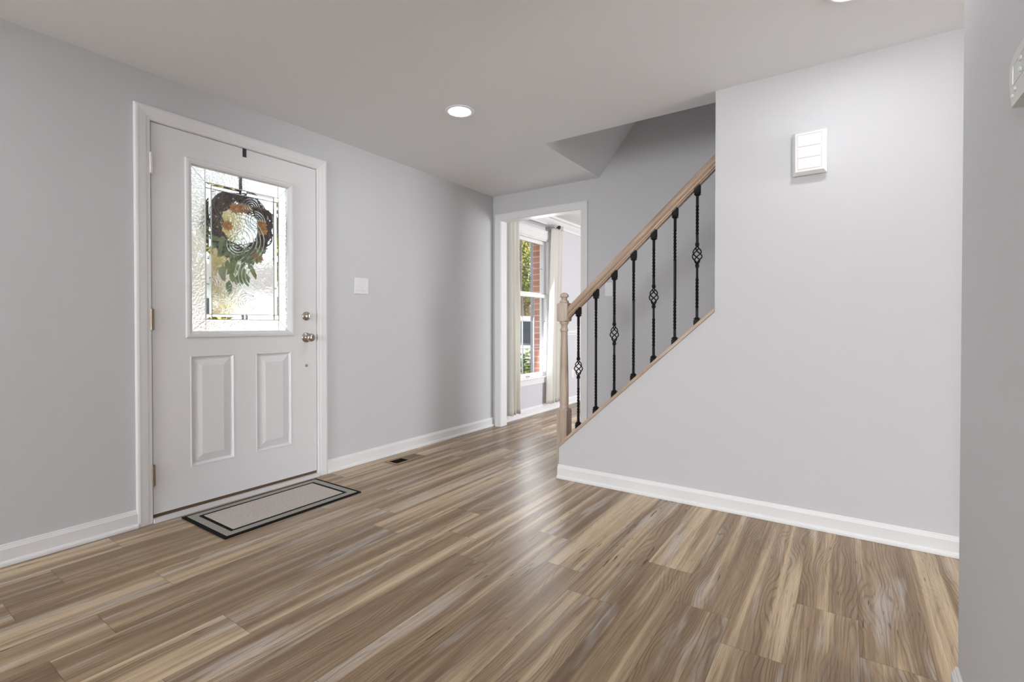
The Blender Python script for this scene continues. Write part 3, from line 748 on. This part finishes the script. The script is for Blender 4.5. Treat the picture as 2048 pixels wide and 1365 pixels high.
def proto_baluster(basket, hgt):
    bar = MB(); mid = .406
    if basket:
        twist_bar(bar, 0, mid-.058, [(.095, .275)]); twist_bar(bar, mid+.058, hgt, [(mid+.115, mid+.29)])
        bsk = MB()
        for k in range(4):
            pts = []
            for i in range(25):
                t = i/24; q = k*pi/2+t*2*pi*.72; r = .003+.0238*sin(pi*t)**1.0
                pts.append((r*cos(q), r*sin(q), mid-.052+.104*t))
            bsk.tube(pts, .0036, 6)
        collar(bsk, mid-.062); collar(bsk, mid+.062)
    else:
        twist_bar(bar, 0, hgt, [(.085, .27), (.50, .685)]); bsk = None
    sh = MB()
    s = .016; sl = .91
    sh.add([(-s, -s, sl*s-.004), (s, -s, sl*s-.004), (s, s, -sl*s-.004), (-s, s, -sl*s-.004), (-s, -s, .030), (s, -s, .030), (s, s, .030), (-s, s, .030)],
           [(0, 3, 2, 1), (4, 5, 6, 7), (0, 1, 5, 4), (1, 2, 6, 5), (2, 3, 7, 6), (3, 0, 4, 7)])
    sh.bbox((-.0125, -.0125, .030), (.0125, .0125, .034), .001, 1); sh.bbox((-.0165, -.0165, .034), (.0165, .0165, .040), .002, 2); sh.bbox((-.011, -.011, .040), (.011, .011, .046), .002, 2)
    su = MB(); h = hgt
    su.add([(-s, -s, h+RS*s+.004), (s, -s, h+RS*s+.004), (s, s, h-RS*s+.004), (-s, s, h-RS*s+.004), (-s, -s, h-.034), (s, -s, h-.034), (s, s, h-.034), (-s, s, h-.034)],
           [(0, 1, 2, 3), (4, 7, 6, 5), (0, 4, 5, 1), (1, 5, 6, 2), (2, 6, 7, 3), (3, 7, 4, 0)])
    su.bbox((-.0125, -.0125, h-.038), (.0125, .0125, h-.034), .001, 1); su.bbox((-.0165, -.0165, h-.044), (.0165, .0165, h-.038), .002, 2); su.bbox((-.011, -.011, h-.050), (.011, .011, h-.044), .002, 2)
    return bar, bsk, sh, su
protos = {}
for i in range(7):
    y = -1.494-.127*i; zb = cap_z(y)+.023; ht = rail_z(y)-zb
    key = (i % 2 == 0)
    if key not in protos:
        bar, bsk, sh, su = proto_baluster(key, ht)
        o = bar.build('baluster', M['iron'], rail, local=True)
        subs = [sh.build('shoe', M['iron'], o, local=True), su.build('shoe', M['iron'], o, local=True)]
        if bsk: subs.append(bsk.build('basket', M['iron'], o, local=True))
        protos[key] = (o, subs)
    else:
        o0, sub0 = protos[key]; o = o0.copy(); C.objects.link(o)
        for q in sub0:
            d = q.copy(); C.objects.link(d); d.parent = o
    o.parent = rail; o.location = (0, y-RO[1], zb)
    o['label'] = 'black twisted iron baluster with a basket knot' if key else 'black twisted iron baluster without a basket'

# stairs behind the knee wall (hidden below the cap line from the room)
sb = MB(); rb = MB(); run, rise = .213, .194
for k in range(12):
    y = -1.53-run*k; z = rise*(k+1)
    rb.box((S+.12, y-.015, z-rise), (F, y, z-.026)); sb.box((S+.12, y-run-.0, z-.026), (F, y+.022, z))
so1 = sb.build('stairs', M['oak_v']); struct(so1)
r1 = rb.build('risers', M['trim'], so1)

# ------------------------------------------------------------------ small things of the foyer
def rocker_switch(mb_parent, fn, a0, a1, b0, b1, n, name='rocker'):
    """plate + n rockers; fn(a,b,d)"""
    P = MB(); bm = bmesh.new()
    def bx(mb, A0, A1, B0, B1, D0, D1, r):
        p, q = fn(A0, B0, D0), fn(A1, B1, D1); mb.bbox(p, q, r, 2)
    bx(P, a0, a1, b0, b1, 0, .006, .003); bm.free()
    P.build('wall_plate', M['plastic'], mb_parent)
    w = .033; cx = (a0+a1)/2; cz = (b0+b1)/2
    for k in range(n):
        c = cx+(k-(n-1)/2)*.046
        Rk = MB()
        # rocker: wedge tilted so its lower half stands out
        v = [fn(c-w/2, cz-.033, .006), fn(c+w/2, cz-.033, .006), fn(c+w/2, cz+.033, .006), fn(c-w/2, cz+.033, .006),
             fn(c-w/2, cz-.033, .0115), fn(c+w/2, cz-.033, .0115), fn(c+w/2, cz, .0085), fn(c-w/2, cz, .0085), fn(c+w/2, cz+.033, .0072), fn(c-w/2, cz+.033, .0072)]
        Rk.add(v, [(0, 1, 5, 4), (4, 5, 6, 7), (7, 6, 8, 9), (9, 8, 2, 3), (0, 4, 7, 9, 3), (1, 2, 8, 6, 5), (0, 3, 2, 1)])
        Rk.build(name, M['plastic'], mb_parent)
t = thing('light_switch', (2.37, 0, 1.257), 'white double rocker switch plate on the wall right of the front door', 'light switch')
rocker_switch(t, lambda a, b, d: (a, -d, b), 2.307, 2.433, 1.258, 1.377, 2)
t = thing('light_switch', (F, -1.257, 1.28), 'white single rocker switch on the far wall seen between the stair balusters', 'light switch')
rocker_switch(t, lambda a, b, d: (F-d, a, b), -1.294, -1.222, 1.280, 1.399, 1)
t = thing('wall_outlet', (5.765, 0, .335), 'white electrical outlet low on the dining room wall right of the curtain', 'outlet')
OP = MB().bbox((5.727, -.006, .330), (5.803, 0, .446), .003, 2).build('wall_plate', M['plastic'], t)
for z in (.366, .410):
    MB().lathe([(0, 0), (.0165, 0), (.0165, .0018), (.015, .0024), (0, .0024)], (5.765, -.006, z), (0, -1, 0), 20).build('socket', M['plastic'], t)

# door chime box on the stair wall
t = thing('door_chime', (S, -2.815, 1.78), 'white square chime box with three panels high on the stair wall', 'door chime')
y0_, y1_, z0_, z1_ = -2.889, -2.742, 1.783, 1.999
d1_, d2_ = S-.026, S-.050
mb = MB(); bk = MB()
bk.bbox((S-.022, y0_+.006, z0_+.006), (S, y1_-.006, z1_-.006), .002, 1)
bk.build('back_box', M['plastic'], t)
def rect(x, i): return [(x, y0_+i, z0_+i), (x, y1_-i, z0_+i), (x, y1_-i, z1_-i), (x, y0_+i, z1_-i)]
pr = [(S-.020, .004), (S-.022, 0), (S-.026, 0), (S-.046, .011), (S-.049, .012), (S-.050, .014), (S-.050, .020), (S-.0475, .0215), (S-.0475, .0235)]
vs = []; fs = []
for x, i in pr: vs += rect(x, i)
for i in range(len(pr)-1):
    for s in range(4): fs.append((i*4+s, i*4+(s+1) % 4, (i+1)*4+(s+1) % 4, (i+1)*4+s))
fs.append((len(pr)*4-4, len(pr)*4-3, len(pr)*4-2, len(pr)*4-1))
mb.add(vs, fs); mb.build('cover', M['plastic'], t)
ph = (z1_-z0_-.048)/3
for k in range(3):
    MB().bbox((S-.0505, y0_+.0245, z0_+.024+ph*k+.001), (S-.0470, y1_-.0245, z0_+.024+ph*(k+1)-.001), .0012, 1).build('panel', M['plastic'], t)

# thermostat on the near right wall
WY = -3.23
t = thing('thermostat', (1.122, WY, 1.40), 'white rounded thermostat with small buttons on the near right wall', 'thermostat')
def out(k):
    """outline: straight base, sides bulging outwards, rounded top corners"""
    half = [(.056, 1.3985), (.062, 1.410), (.068, 1.425), (.0720, 1.440), (.0735, 1.452), (.0725, 1.464), (.069, 1.474), (.061, 1.483), (.047, 1.490), (.025, 1.4935)]
    cx, zc_ = 1.122, 1.438
    r_ = [(cx+x*(1-k/.067), z if z < 1.40 else zc_+(z-zc_)*(1-k/.055)) for x, z in half]
    return r_+[(2*cx-x, z) for x, z in reversed(r_)]
th_ = MB(); layers = [(0, 0), (0, .012), (.0005, .0125), (.0005, .0135), (0, .014), (.001, .021), (.004, .0265), (.008, .029)]
vs = []; fs = []; n = len(out(0))
for k, d in layers: vs += [(x, WY+d, z) for x, z in out(k)]
for i in range(len(layers)-1):
    for q in range(n): fs.append((i*n+q, i*n+(q+1) % n, (i+1)*n+(q+1) % n, (i+1)*n+q))
fs += [tuple(range(n)), tuple((len(layers)-1)*n+q for q in range(n))[::-1]]
th_.add(vs, fs); th_.build('case', M['thermo'], t)
frame_ = [(1.062, 1.434), (1.164, 1.434), (1.164, 1.467), (1.062, 1.467)]
dsp = MB()
def rct(i, y): return [(1.062+i, y, 1.434+i), (1.164-i, y, 1.434+i), (1.164-i, y, 1.467-i), (1.062+i, y, 1.467-i)]
vs = rct(-.002, WY+.0288)+rct(-.001, WY+.0297)+rct(.0004, WY+.0297)+rct(.0016, WY+.0291)
dsp.add(vs, [(i*4+k, i*4+(k+1) % 4, (i+1)*4+(k+1) % 4, (i+1)*4+k) for i in range(3) for k in range(4)]+[(12, 13, 14, 15)])
dsp.build('display', M['lcd'], t, label='grey display window')
for (x, z, r) in ((1.119, 1.4605, .0048), (1.119, 1.4425, .0048), (1.147, 1.4215, .0036), (1.163, 1.4150, .0036)):
    MB().lathe([(0, 0), (r, 0), (r*.95, .002), (r*.6, .003), (0, .0032)], (x, WY+.0288, z), (0, 1, 0), 14).build('button', M['thermo'], t)

# recessed downlights; the last three are added to brighten the room
def downlight(x, y, label, group=None):
    t = thing('recessed_downlight', (x, y, H), label, 'ceiling light', group)
    MB().lathe([(.064, .0005), (.088, .0005), (.088, -.003), (.083, -.006), (.070, -.0055), (.066, -.003), (.064, -.003)], (x, y, H), (0, 0, 1), 40).build('trim_ring', M['plastic'], t)
    MB().lathe([(0, -.0035), (.0645, -.0035), (.0645, -.0015), (0, -.0015)], (x, y, H), (0, 0, 1), 40, False).build('lens', M['lens'], t, label='glowing white lens')
downlight(2.292, -1.022, 'round white recessed light glowing in the ceiling in front of the stairs')
downlight(2.312, -2.985, 'round recessed light at the top edge of the picture, beside the chime wall')
downlight(-.2, -.86, 'round recessed light in the ceiling left of the front door, outside the view')
downlight(-.45, -2.45, 'added round recessed light in the ceiling behind the viewer, outside the view')  # added lamp, lifts the near right wall
downlight(-2.6, -1.02, 'added round recessed light at the far left of the room, outside the view')  # added lamp, lifts the left part of the door wall
downlight(-2.6, -2.45, 'added round recessed light in the left back corner of the room, outside the view')  # added lamp, more light from the unseen left side

# door mat
mx0, mx1, my0, my1 = 1.150, 1.950, -.5225, -.0585
t = thing('door_mat', ((mx0+mx1)/2, (my0+my1)/2, 0), 'rectangular beige door mat with grey border and black edging before the front door', 'door mat')
MB().bbox((mx0, my0, .0005), (mx1, my1, .0065), .002, 2).build('rubber_backing', M['rubber'], t, label='black rubber edge')
def frame_mb(x0, x1, y0, y1, w, z0, z1):
    m_ = MB()
    o = [(x0, y0), (x1, y0), (x1, y1), (x0, y1)]; i_ = [(x0+w, y0+w), (x1-w, y0+w), (x1-w, y1-w), (x0+w, y1-w)]
    vs = [(*p, z0) for p in o]+[(*p, z0) for p in i_]+[(*p, z1) for p in o]+[(*p, z1) for p in i_]; fs = []
    for s in range(4):
        q = (s+1) % 4; fs += [(8+s, 8+q, 12+q, 12+s), (s, 4+s, 4+q, q), (s, q, 8+q, 8+s), (4+s, 12+s, 12+q, 4+q)]
    return m_.add(vs, fs)
e = .0195; bw_ = .0375
frame_mb(mx0+e, mx1-e, my0+e, my1-e, bw_, .006, .0078).build('border', M['mat_band'], t, label='grey woven border')
q = e+bw_+.0200
MB().bbox((mx0+q, my0+q, .006), (mx1-q, my1-q, .0082), .0008, 1).build('centre_field', M['mat_field'], t, label='beige woven centre')

# floor register
vx0, vx1, vy0, vy1 = 2.478, 2.776, -.258, -.130
t = thing('floor_vent', ((vx0+vx1)/2, (vy0+vy1)/2, 0), 'tan metal floor vent by the wall, left half open and dark', 'floor vent')
fr = frame_mb(vx0, vx1, vy0, vy1, .020, .0003, .0055); fr.bbox(((vx0+vx1)/2-.005, vy0+.018, .0006), ((vx0+vx1)/2+.005, vy1-.018, .0052), .001, 1)
fr.build('frame', M['register'], t)
MB().box((vx0+.018, vy0+.018, .0002), (vx1-.018, vy1-.018, .0010)).build('duct_shade', M['dark'], t, label='dark sheet imitating the shade under the open louvers')  # floor is not cut; a dark sheet stands in for the shaded well
lv = MB()
xa_, xb_ = vx0+.022, (vx0+vx1)/2-.006
k = 0; x = xa_+.006
while x < xb_-.002:
    lv.add([(x-.0006, vy0+.02, .0045), (x+.0006, vy0+.02, .0045), (x+.0030, vy0+.02, .0012), (x+.0018, vy0+.02, .0012),
            (x-.0006, vy1-.02, .0045), (x+.0006, vy1-.02, .0045), (x+.0030, vy1-.02, .0012), (x+.0018, vy1-.02, .0012)], [(0, 1, 2, 3), (4, 7, 6, 5), (0, 4, 5, 1), (1, 5, 6, 2), (2, 6, 7, 3), (3, 7, 4, 0)])
    x += .0105
lv.build('louvers', M['dark'], t, label='dark open louvers')
MB().bbox(((vx0+vx1)/2+.005, vy0+.02, .0010), (vx1-.02, vy1-.02, .0038), .0006, 1).build('damper_plate', M['register_shut'], t, label='brown closed half')

# ------------------------------------------------------------------ dining room window
win = bpy.data.objects.new('window_1', None); C.objects.link(win); win.location = (WX0, 0, WZ0); ORG['window_1'] = Vector((WX0, 0, WZ0)); struct(win)
fm = casing(lambda a, b, d: (a, -d, b), WX0+.010, WX1-.010, WZ0+.006, WZ1-.010, .068)
fm.bbox((WX0-.075, -.032, WZ0-.004), (WX1+.075, .004, WZ0+.014), .003, 2); fm.bbox((WX0-.06, -.014, WZ0-.068), (WX1+.06, 0, WZ0-.004), .003, 2)
fm.box((WX0-.062, -.016, WZ1+.055), (WX1+.062, 0, WZ1+.092)); fm.box((WX0-.07, -.024, WZ1+.088), (WX1+.07, 0, WZ1+.098))
fm.build('window_casing', M['trim'], win)
jm = MB()
jm.box((WX0, 0, WZ0), (WX0+.022, .10, WZ1)); jm.box((WX1-.022, 0, WZ0), (WX1, .10, WZ1)); jm.box((WX0, 0, WZ1-.022), (WX1, .10, WZ1)); jm.box((WX0, 0, WZ0), (WX1, .10, WZ0+.012))
jm.box((WX1-.052, .075, WZ0), (WX1, .10, WZ1)); jm.box((WX0, .075, WZ0), (WX0+.052, .10, WZ1))
jm.build('window_frame', M['vinyl'], win)
def sash(name, z0, z1, y, bt, tp, rows, cols):
    x0, x1 = WX0+.024, WX1-.024; w = .036
    s_ = MB(); s_.bbox((x0, y-.016, z0), (x0+w, y+.016, z1), .003, 1); s_.bbox((x1-w, y-.016, z0), (x1, y+.016, z1), .003, 1)
    s_.bbox((x0+w-.001, y-.0155, z0), (x1-w+.001, y+.0155, z0+bt), .003, 1); s_.bbox((x0+w-.001, y-.0155, z1-tp), (x1-w+.001, y+.0155, z1), .003, 1)
    o = s_.build(name, M['vinyl'], win)
    MB().box((x0+w-.004, y-.003, z0+bt-.004), (x1-w+.004, y+.003, z1-tp+.004)).build('pane', M['pane'], o)
    g_ = MB(); gw = .0048
    for zz in rows: g_.bbox((x0+w, y-.004, zz-.003), (x1-w, y+.004, zz+.003), .001, 1)
    for xx in cols: g_.bbox((xx-gw, y-.008, z0+bt), (xx+gw, y+.008, z1-tp), .002, 1)
    g_.build('muntins', M['muntin'], o)
    return o
cols = [4.615, 4.715, 4.875][:0]+[4.62, 4.86]
up = sash('upper_sash', 1.365, 2.028, .055, .045, .040, [1.700], cols)
lo = sash('lower_sash', .424, 1.392, .020, .050, .042, [.762, 1.070], [4.62-.028, 4.86-.028])
MB().bbox((4.640, -.012, .437), (4.700, .005, .449), .003, 2).build('sash_lift', M['grey_metal'], lo, label='dark grey sash lift')

struct(MB().box((WX1-.052, .2, WZ0-.1), (WX1-.020, .232, WZ1+.05)).build('trim_11', M['muntin']))
# curtains and rod
def curtain(name, label, xs0, xs1, xt0, xt1, zb, zt, yc, amp, folds, ph, seed, flare=1.0):
    """hanging cloth panel with deep folds, slightly thick; narrower at the top (t) than at the hem"""
    r_ = random.Random(seed); nU, nV = folds*14, 40; vs = []; fs = []
    for j in range(nV+1):
        t = j/nV; z = zt+(zb-zt)*t
        for i in range(nU+1):
            u = i/nU; q = u*folds*2*pi+ph
            x0 = xt0+(xs0-xt0)*t; x1 = xt1+(xs1-xt1)*t
            a = amp*(.55+.45*t)*(1+.25*sin(2.1*u*folds+seed))
            x = x0+(x1-x0)*(u+.012*sin(q*2)); y = yc+a*sin(q)+.004*sin(9*t+u*7)
            vs.append((x, y, z+(.004*sin(q+1) if j == nV else 0)))
    for j in range(nV):
        for i in range(nU): fs.append((j*(nU+1)+i, j*(nU+1)+i+1, (j+1)*(nU+1)+i+1, (j+1)*(nU+1)+i))
    o = MB().add(vs, fs, True).build(name, M['cloth'], org=((xs0+xs1)/2, yc, zb))
    sm_ = o.modifiers.new('thick', 'SOLIDIFY'); sm_.thickness = .0022; sm_.offset = 0
    return tag(o, label, 'curtain')
curtain('curtain', 'cream linen curtain hanging left of the dining room window, just inside the doorway', 4.150, 4.372, 4.150, 4.362, .085, 2.222, -.085, .036, 3, .6, 1)
curtain('curtain', 'cream linen curtain hanging right of the dining room window, behind the newel post', 5.005, 5.285, 5.105, 5.375, .10, 2.235, -.080, .030, 4, 2.0, 2)
t = thing('curtain_rod', (4.75, -.085, 2.19), 'thin grey curtain rod with a dark round finial above the dining room window', 'curtain rod')
MB().tube([(4.15, -.085, 2.19), (5.36, -.085, 2.19)], .008, 12).build('rod', M['grey_metal'], t)
MB().lathe([(0, 0), (.010, 0), (.010, .006), (.008, .010), (.016, .016), (.022, .026), (.022, .034), (.016, .044), (.006, .050), (0, .051)], (5.125, -.123, 2.187), (0, -1, 0), 20).build('finial', M['charcoal'], t, label='dark round finial')
for x in (4.40, 5.075):
    bkt = MB().bbox((x-.009, -.006, 2.135), (x+.009, -.0005, 2.205), .002, 1); bkt.tube([(x, -.004, 2.176), (x, -.085, 2.176)], .005, 8); bkt.bbox((x-.006, -.096, 2.172), (x+.006, -.074, 2.184), .002, 1)
    bkt.build('bracket', M['grey_metal'], t)

# ------------------------------------------------------------------ outdoors
struct(MB().box((-30, .2, -.75), (70, 70, -.45)).build('ground', M['grass']))
struct(MB().box((.2, .2, -.45), (2.9, 2.6, -.03)).build('porch', M['concrete']))
struct(MB().box((8.2, 2.2, -.451), (16, 70, -.44)).build('driveway', M['concrete']))
struct(MB().box((2.2, 3.2, -.452), (8.19, 11, -.442)).build('forecourt', M['concrete']))
def foliage(mb, blobs, n, size, seed):
    r_ = random.Random(seed); tot = sum(b[3]**2 for b in blobs)
    for (x, y, z, R) in blobs:
        for i in range(int(n*R*R/tot)):
            d = Vector((r_.gauss(0, 1), r_.gauss(0, 1), r_.gauss(0, 1))).normalized(); rad = R*(.45+.55*r_.random()**.5)
            p = Vector((x, y, z))+d*rad*Vector((1, 1, .85)).length/1.65
            dd = (d+Vector((r_.uniform(-.9, .9), r_.uniform(-.9, .9), r_.uniform(-1, .3)))).normalized(); s = dd.cross(Vector((r_.uniform(-1, 1), r_.uniform(-1, 1), 1))).normalized()
            L = size*r_.uniform(.6, 1.3); W = L*.5
            mb.add([p, p+dd*L*.5+s*W*.5, p+dd*L, p+dd*L*.5-s*W*.5], [(0, 1, 2, 3)])
    return mb
def tree(x, y, h, R, lm, label, seed, trunk=.18, n=5200, size=.24, low=.35, group=None):
    r_ = random.Random(seed); g0 = -.45
    t = thing('tree', (x, y, g0), label, 'tree', group)
    tb = MB(); tb.tube([(x, y, g0-.05), (x+.05, y, g0+h*.25), (x-.05, y+.05, g0+h*.55), (x, y, g0+h*.85)], [trunk*1.25, trunk, trunk*.7, trunk*.25], 10)
    for k in range(7):
        a = r_.uniform(0, 6.28); z = g0+h*r_.uniform(.3, .7); L = R*r_.uniform(.5, .9)
        tb.tube([(x, y, z), (x+L*.5*cos(a), y+L*.5*sin(a), z+L*.3), (x+L*cos(a), y+L*sin(a), z+L*.75)], [trunk*.4, trunk*.25, trunk*.08], 6)
    tb.build('trunk', M['bark'], t)
    bl = []
    for k in range(16):
        a = r_.uniform(0, 6.28); q = r_.uniform(0, 1)**.6*R; zz = g0+h*(low+(1-low)*r_.uniform(.1, .95)); k2 = 1-.55*abs((zz-g0)/h-.55)
        bl.append((x+q*k2*cos(a), y+q*k2*sin(a), zz, R*r_.uniform(.35, .55)))
    foliage(MB(), bl, n, size, seed).build('foliage', lm, t)
tree(17.5, 8.35, 7.5, 2.6, M['leaf_tree'], 'large green tree seen through the top of the dining room window', 1, .22, 15000, .12, .30)
tree(25.5, 13.3, 8.5, 2.6, M['leaf_yellow'], 'yellowing tree behind the green one outside the dining room window', 2, .2, 13000, .14, .22)
tree(13.3, 5.73, 4.6, .55, M['leaf_yellow'], 'slim brown trunked tree beyond the white car', 9, .13, 500, .10, .75)
tree(9.9, 19.5, 5.2, 1.5, M['leaf_tree'], 'spreading green tree rising behind the white house, left behind the door glass', 4, .12, 4200, .2, .30)
tree(14.6, 21.5, 4.9, 1.9, M['leaf_tree'], 'broad green tree rising behind the white house, right behind the door glass', 5, .16, 4500, .22, .32)
tree(4.2, 7.2, 5.2, .62, M['leaf_yellow'], 'tall thin autumn tree outside, at the left edge of the door glass', 6, .2, 3200, .22, .30)
# neighbouring house, white
hs = thing('house', (7.1, 13, -.45), 'white sided house across the lawn seen blurred through the door glass', 'house')
hx0, hx1, hy0, hy1 = 3.2, 11.0, 11.0, 15.5
MB().box((hx0, hy0, -.5), (hx1, hy1, 2.2)).build('house_walls', M['siding'], hs)
MB().prism([(hy0-.4, 2.2), (hy1+.4, 2.2), ((hy0+hy1)/2, 3.1)], FX, hx0-.4, hx1+.4).build('roof', M['roof'], hs)
for x in (3.9, 8.9):
    f_ = MB(); f_.box((x, hy0-.05, .6), (x+1.1, hy0+.02, 1.8)); f_.build('window', M['car_glass'], hs)
# shrub bed just outside the dining window
def shrub(x, y, h, R, label, seed, lm, n=900, size=.13):
    r_ = random.Random(seed)
    t = thing('shrub', (x, y, -.45), label, 'shrub')
    st_ = MB()
    for k in range(6):
        a = r_.uniform(0, 6.28); st_.tube([(x, y, -.5), (x+R*.3*cos(a), y+R*.3*sin(a), -.45+h*.4), (x+R*.6*cos(a), y+R*.6*sin(a), -.45+h*.8)], [.012, .009, .005], 5)
    st_.build('stems', M['bark'], t)
    lf = MB()
    for i in range(n):
        a = r_.uniform(0, 6.28); q = R*sqrt(r_.random()); z = -.45+h*r_.uniform(.15, 1)*(1-.35*(q/R)**2)
        d = Vector((cos(a), sin(a), r_.uniform(-.5, .7))); leaf(lf, (x+q*cos(a), y+q*sin(a), z), d, (0, 0, 1), size*r_.uniform(.6, 1.25), size*.55)
    lf.build('shrub_leaves', lm, t)
shrub(7.25, 1.62, 1.07, .50, 'bright yellow green shrub just outside the dining room window', 3, M['leaf_shrub'])
shrub(8.45, 2.75, .85, .45, 'smaller green shrub beside the driveway, behind the bright shrub', 7, M['leaf_tree'], 600, .11)
shrub(6.1, 1.0, .70, .32, 'low dark shrub against the brick under the dining room window', 8, M['leaf_dark'], 500, .09)

# white car on the driveway
def car(cx, cy, rot):
    t = thing('car', (cx, cy, -.44), 'white car parked on the driveway outside the dining room window', 'car')
    R_ = Matrix.Rotation(rot, 3, 'Z')
    def W(p): v = R_ @ Vector(p); return (v.x+cx, v.y+cy, v.z-.44)
    # lengthwise stations: x, half width, sill z, shoulder z, roof half width, roof z
    stt = [(-2.30, .72, .42, .62, .60, .70), (-2.20, .84, .32, .82, .70, .92), (-1.95, .90, .28, .96, .74, 1.06), (-1.55, .92, .28, 1.00, .66, 1.46), (-1.0, .93, .28, 1.00, .66, 1.64), (-.2, .93, .28, .99, .67, 1.68),
           (.45, .93, .28, .97, .66, 1.60), (1.05, .92, .28, .95, .72, 1.08), (1.5, .90, .28, .92, .76, .98), (2.05, .86, .30, .82, .72, .88), (2.30, .74, .40, .60, .60, .68)]
    def ring(s):
        x, hw_, z0, zs, rw, zr = s; zm = (z0+zs)/2
        half = [(0, z0), (hw_*.85, z0), (hw_, z0+.12), (hw_*1.01, zm), (hw_*.98, zs), (hw_*.90, zs+.03), (rw+.03, zr-.07), (rw*.90, zr-.01), (rw*.5, zr+.015), (0, zr+.02)]
        full = half+[(-y, z) for y, z in reversed(half[1:-1])]
        return [W((x, y, z)) for y, z in full]
    b_ = MB(); rs = [ring(s) for s in stt]; n = len(rs[0]); vs = [p for r in rs for p in r]; fs = []
    for i in range(len(rs)-1):
        for k in range(n): fs.append((i*n+k, i*n+(k+1) % n, (i+1)*n+(k+1) % n, (i+1)*n+k))
    fs += [tuple(range(n))[::-1], tuple((len(rs)-1)*n+k for k in range(n))]
    b_.add(vs, fs, True); b_.build('body', M['car_white'], t)
    # side windows and screens, a little proud of the body
    for sgn in (-1, 1):
        w_ = MB(); q = [(-1.50, .905, 1.05), (-1.42, .735, 1.40), (-1.0, .715, 1.545), (-.2, .72, 1.585), (.38, .715, 1.51), (.92, .865, 1.05)]
        i0 = [(x, sgn*(y+.012), z) for x, y, z in q]; i1 = [(x, sgn*(y-.03), z) for x, y, z in q]; m_ = len(q)
        w_.add([W(p) for p in i0+i1], [tuple(range(m_)), tuple(range(m_, 2*m_))[::-1]]+[(k, (k+1) % m_, m_+(k+1) % m_, m_+k) for k in range(m_)]); w_.build('side_window', M['car_glass'], t)
    w_ = MB(); q = [(.50, .60, 1.585), (.50, -.60, 1.585), (1.06, -.68, 1.10), (1.06, .68, 1.10)]
    w_.add([W((x+.012, y, z+.016)) for x, y, z in q]+[W((x-.02, y, z-.03)) for x, y, z in q], [(0, 1, 2, 3), (7, 6, 5, 4)]+[(k, (k+1) % 4, 4+(k+1) % 4, 4+k) for k in range(4)]); w_.build('windscreen', M['car_glass'], t)
    for x in (-1.42, 1.42):
        for sgn in (-1, 1):
            p = W((x, sgn*.78, .33)); ax = R_ @ Vector((0, sgn, 0))
            wh_ = MB().lathe([(.20, 0), (.31, 0), (.33, .03), (.33, .15), (.30, .18), (.20, .18)], p, tuple(ax), 24).build('wheel', M['tyre'], t)
            MB().lathe([(0, 0), (.21, 0), (.21, .165), (.12, .175), (0, .18)], p, tuple(ax), 24).build('hubcap', M['nickel'], wh_)
    for sgn in (-1, 1): MB().bbox(W((2.12, sgn*.60-.1, .66)), W((2.27, sgn*.60+.1, .80)), .03, 2).build('headlight', M['pane'] if False else M['steel_light'], t)
car(10.2, 3.9, radians(100))
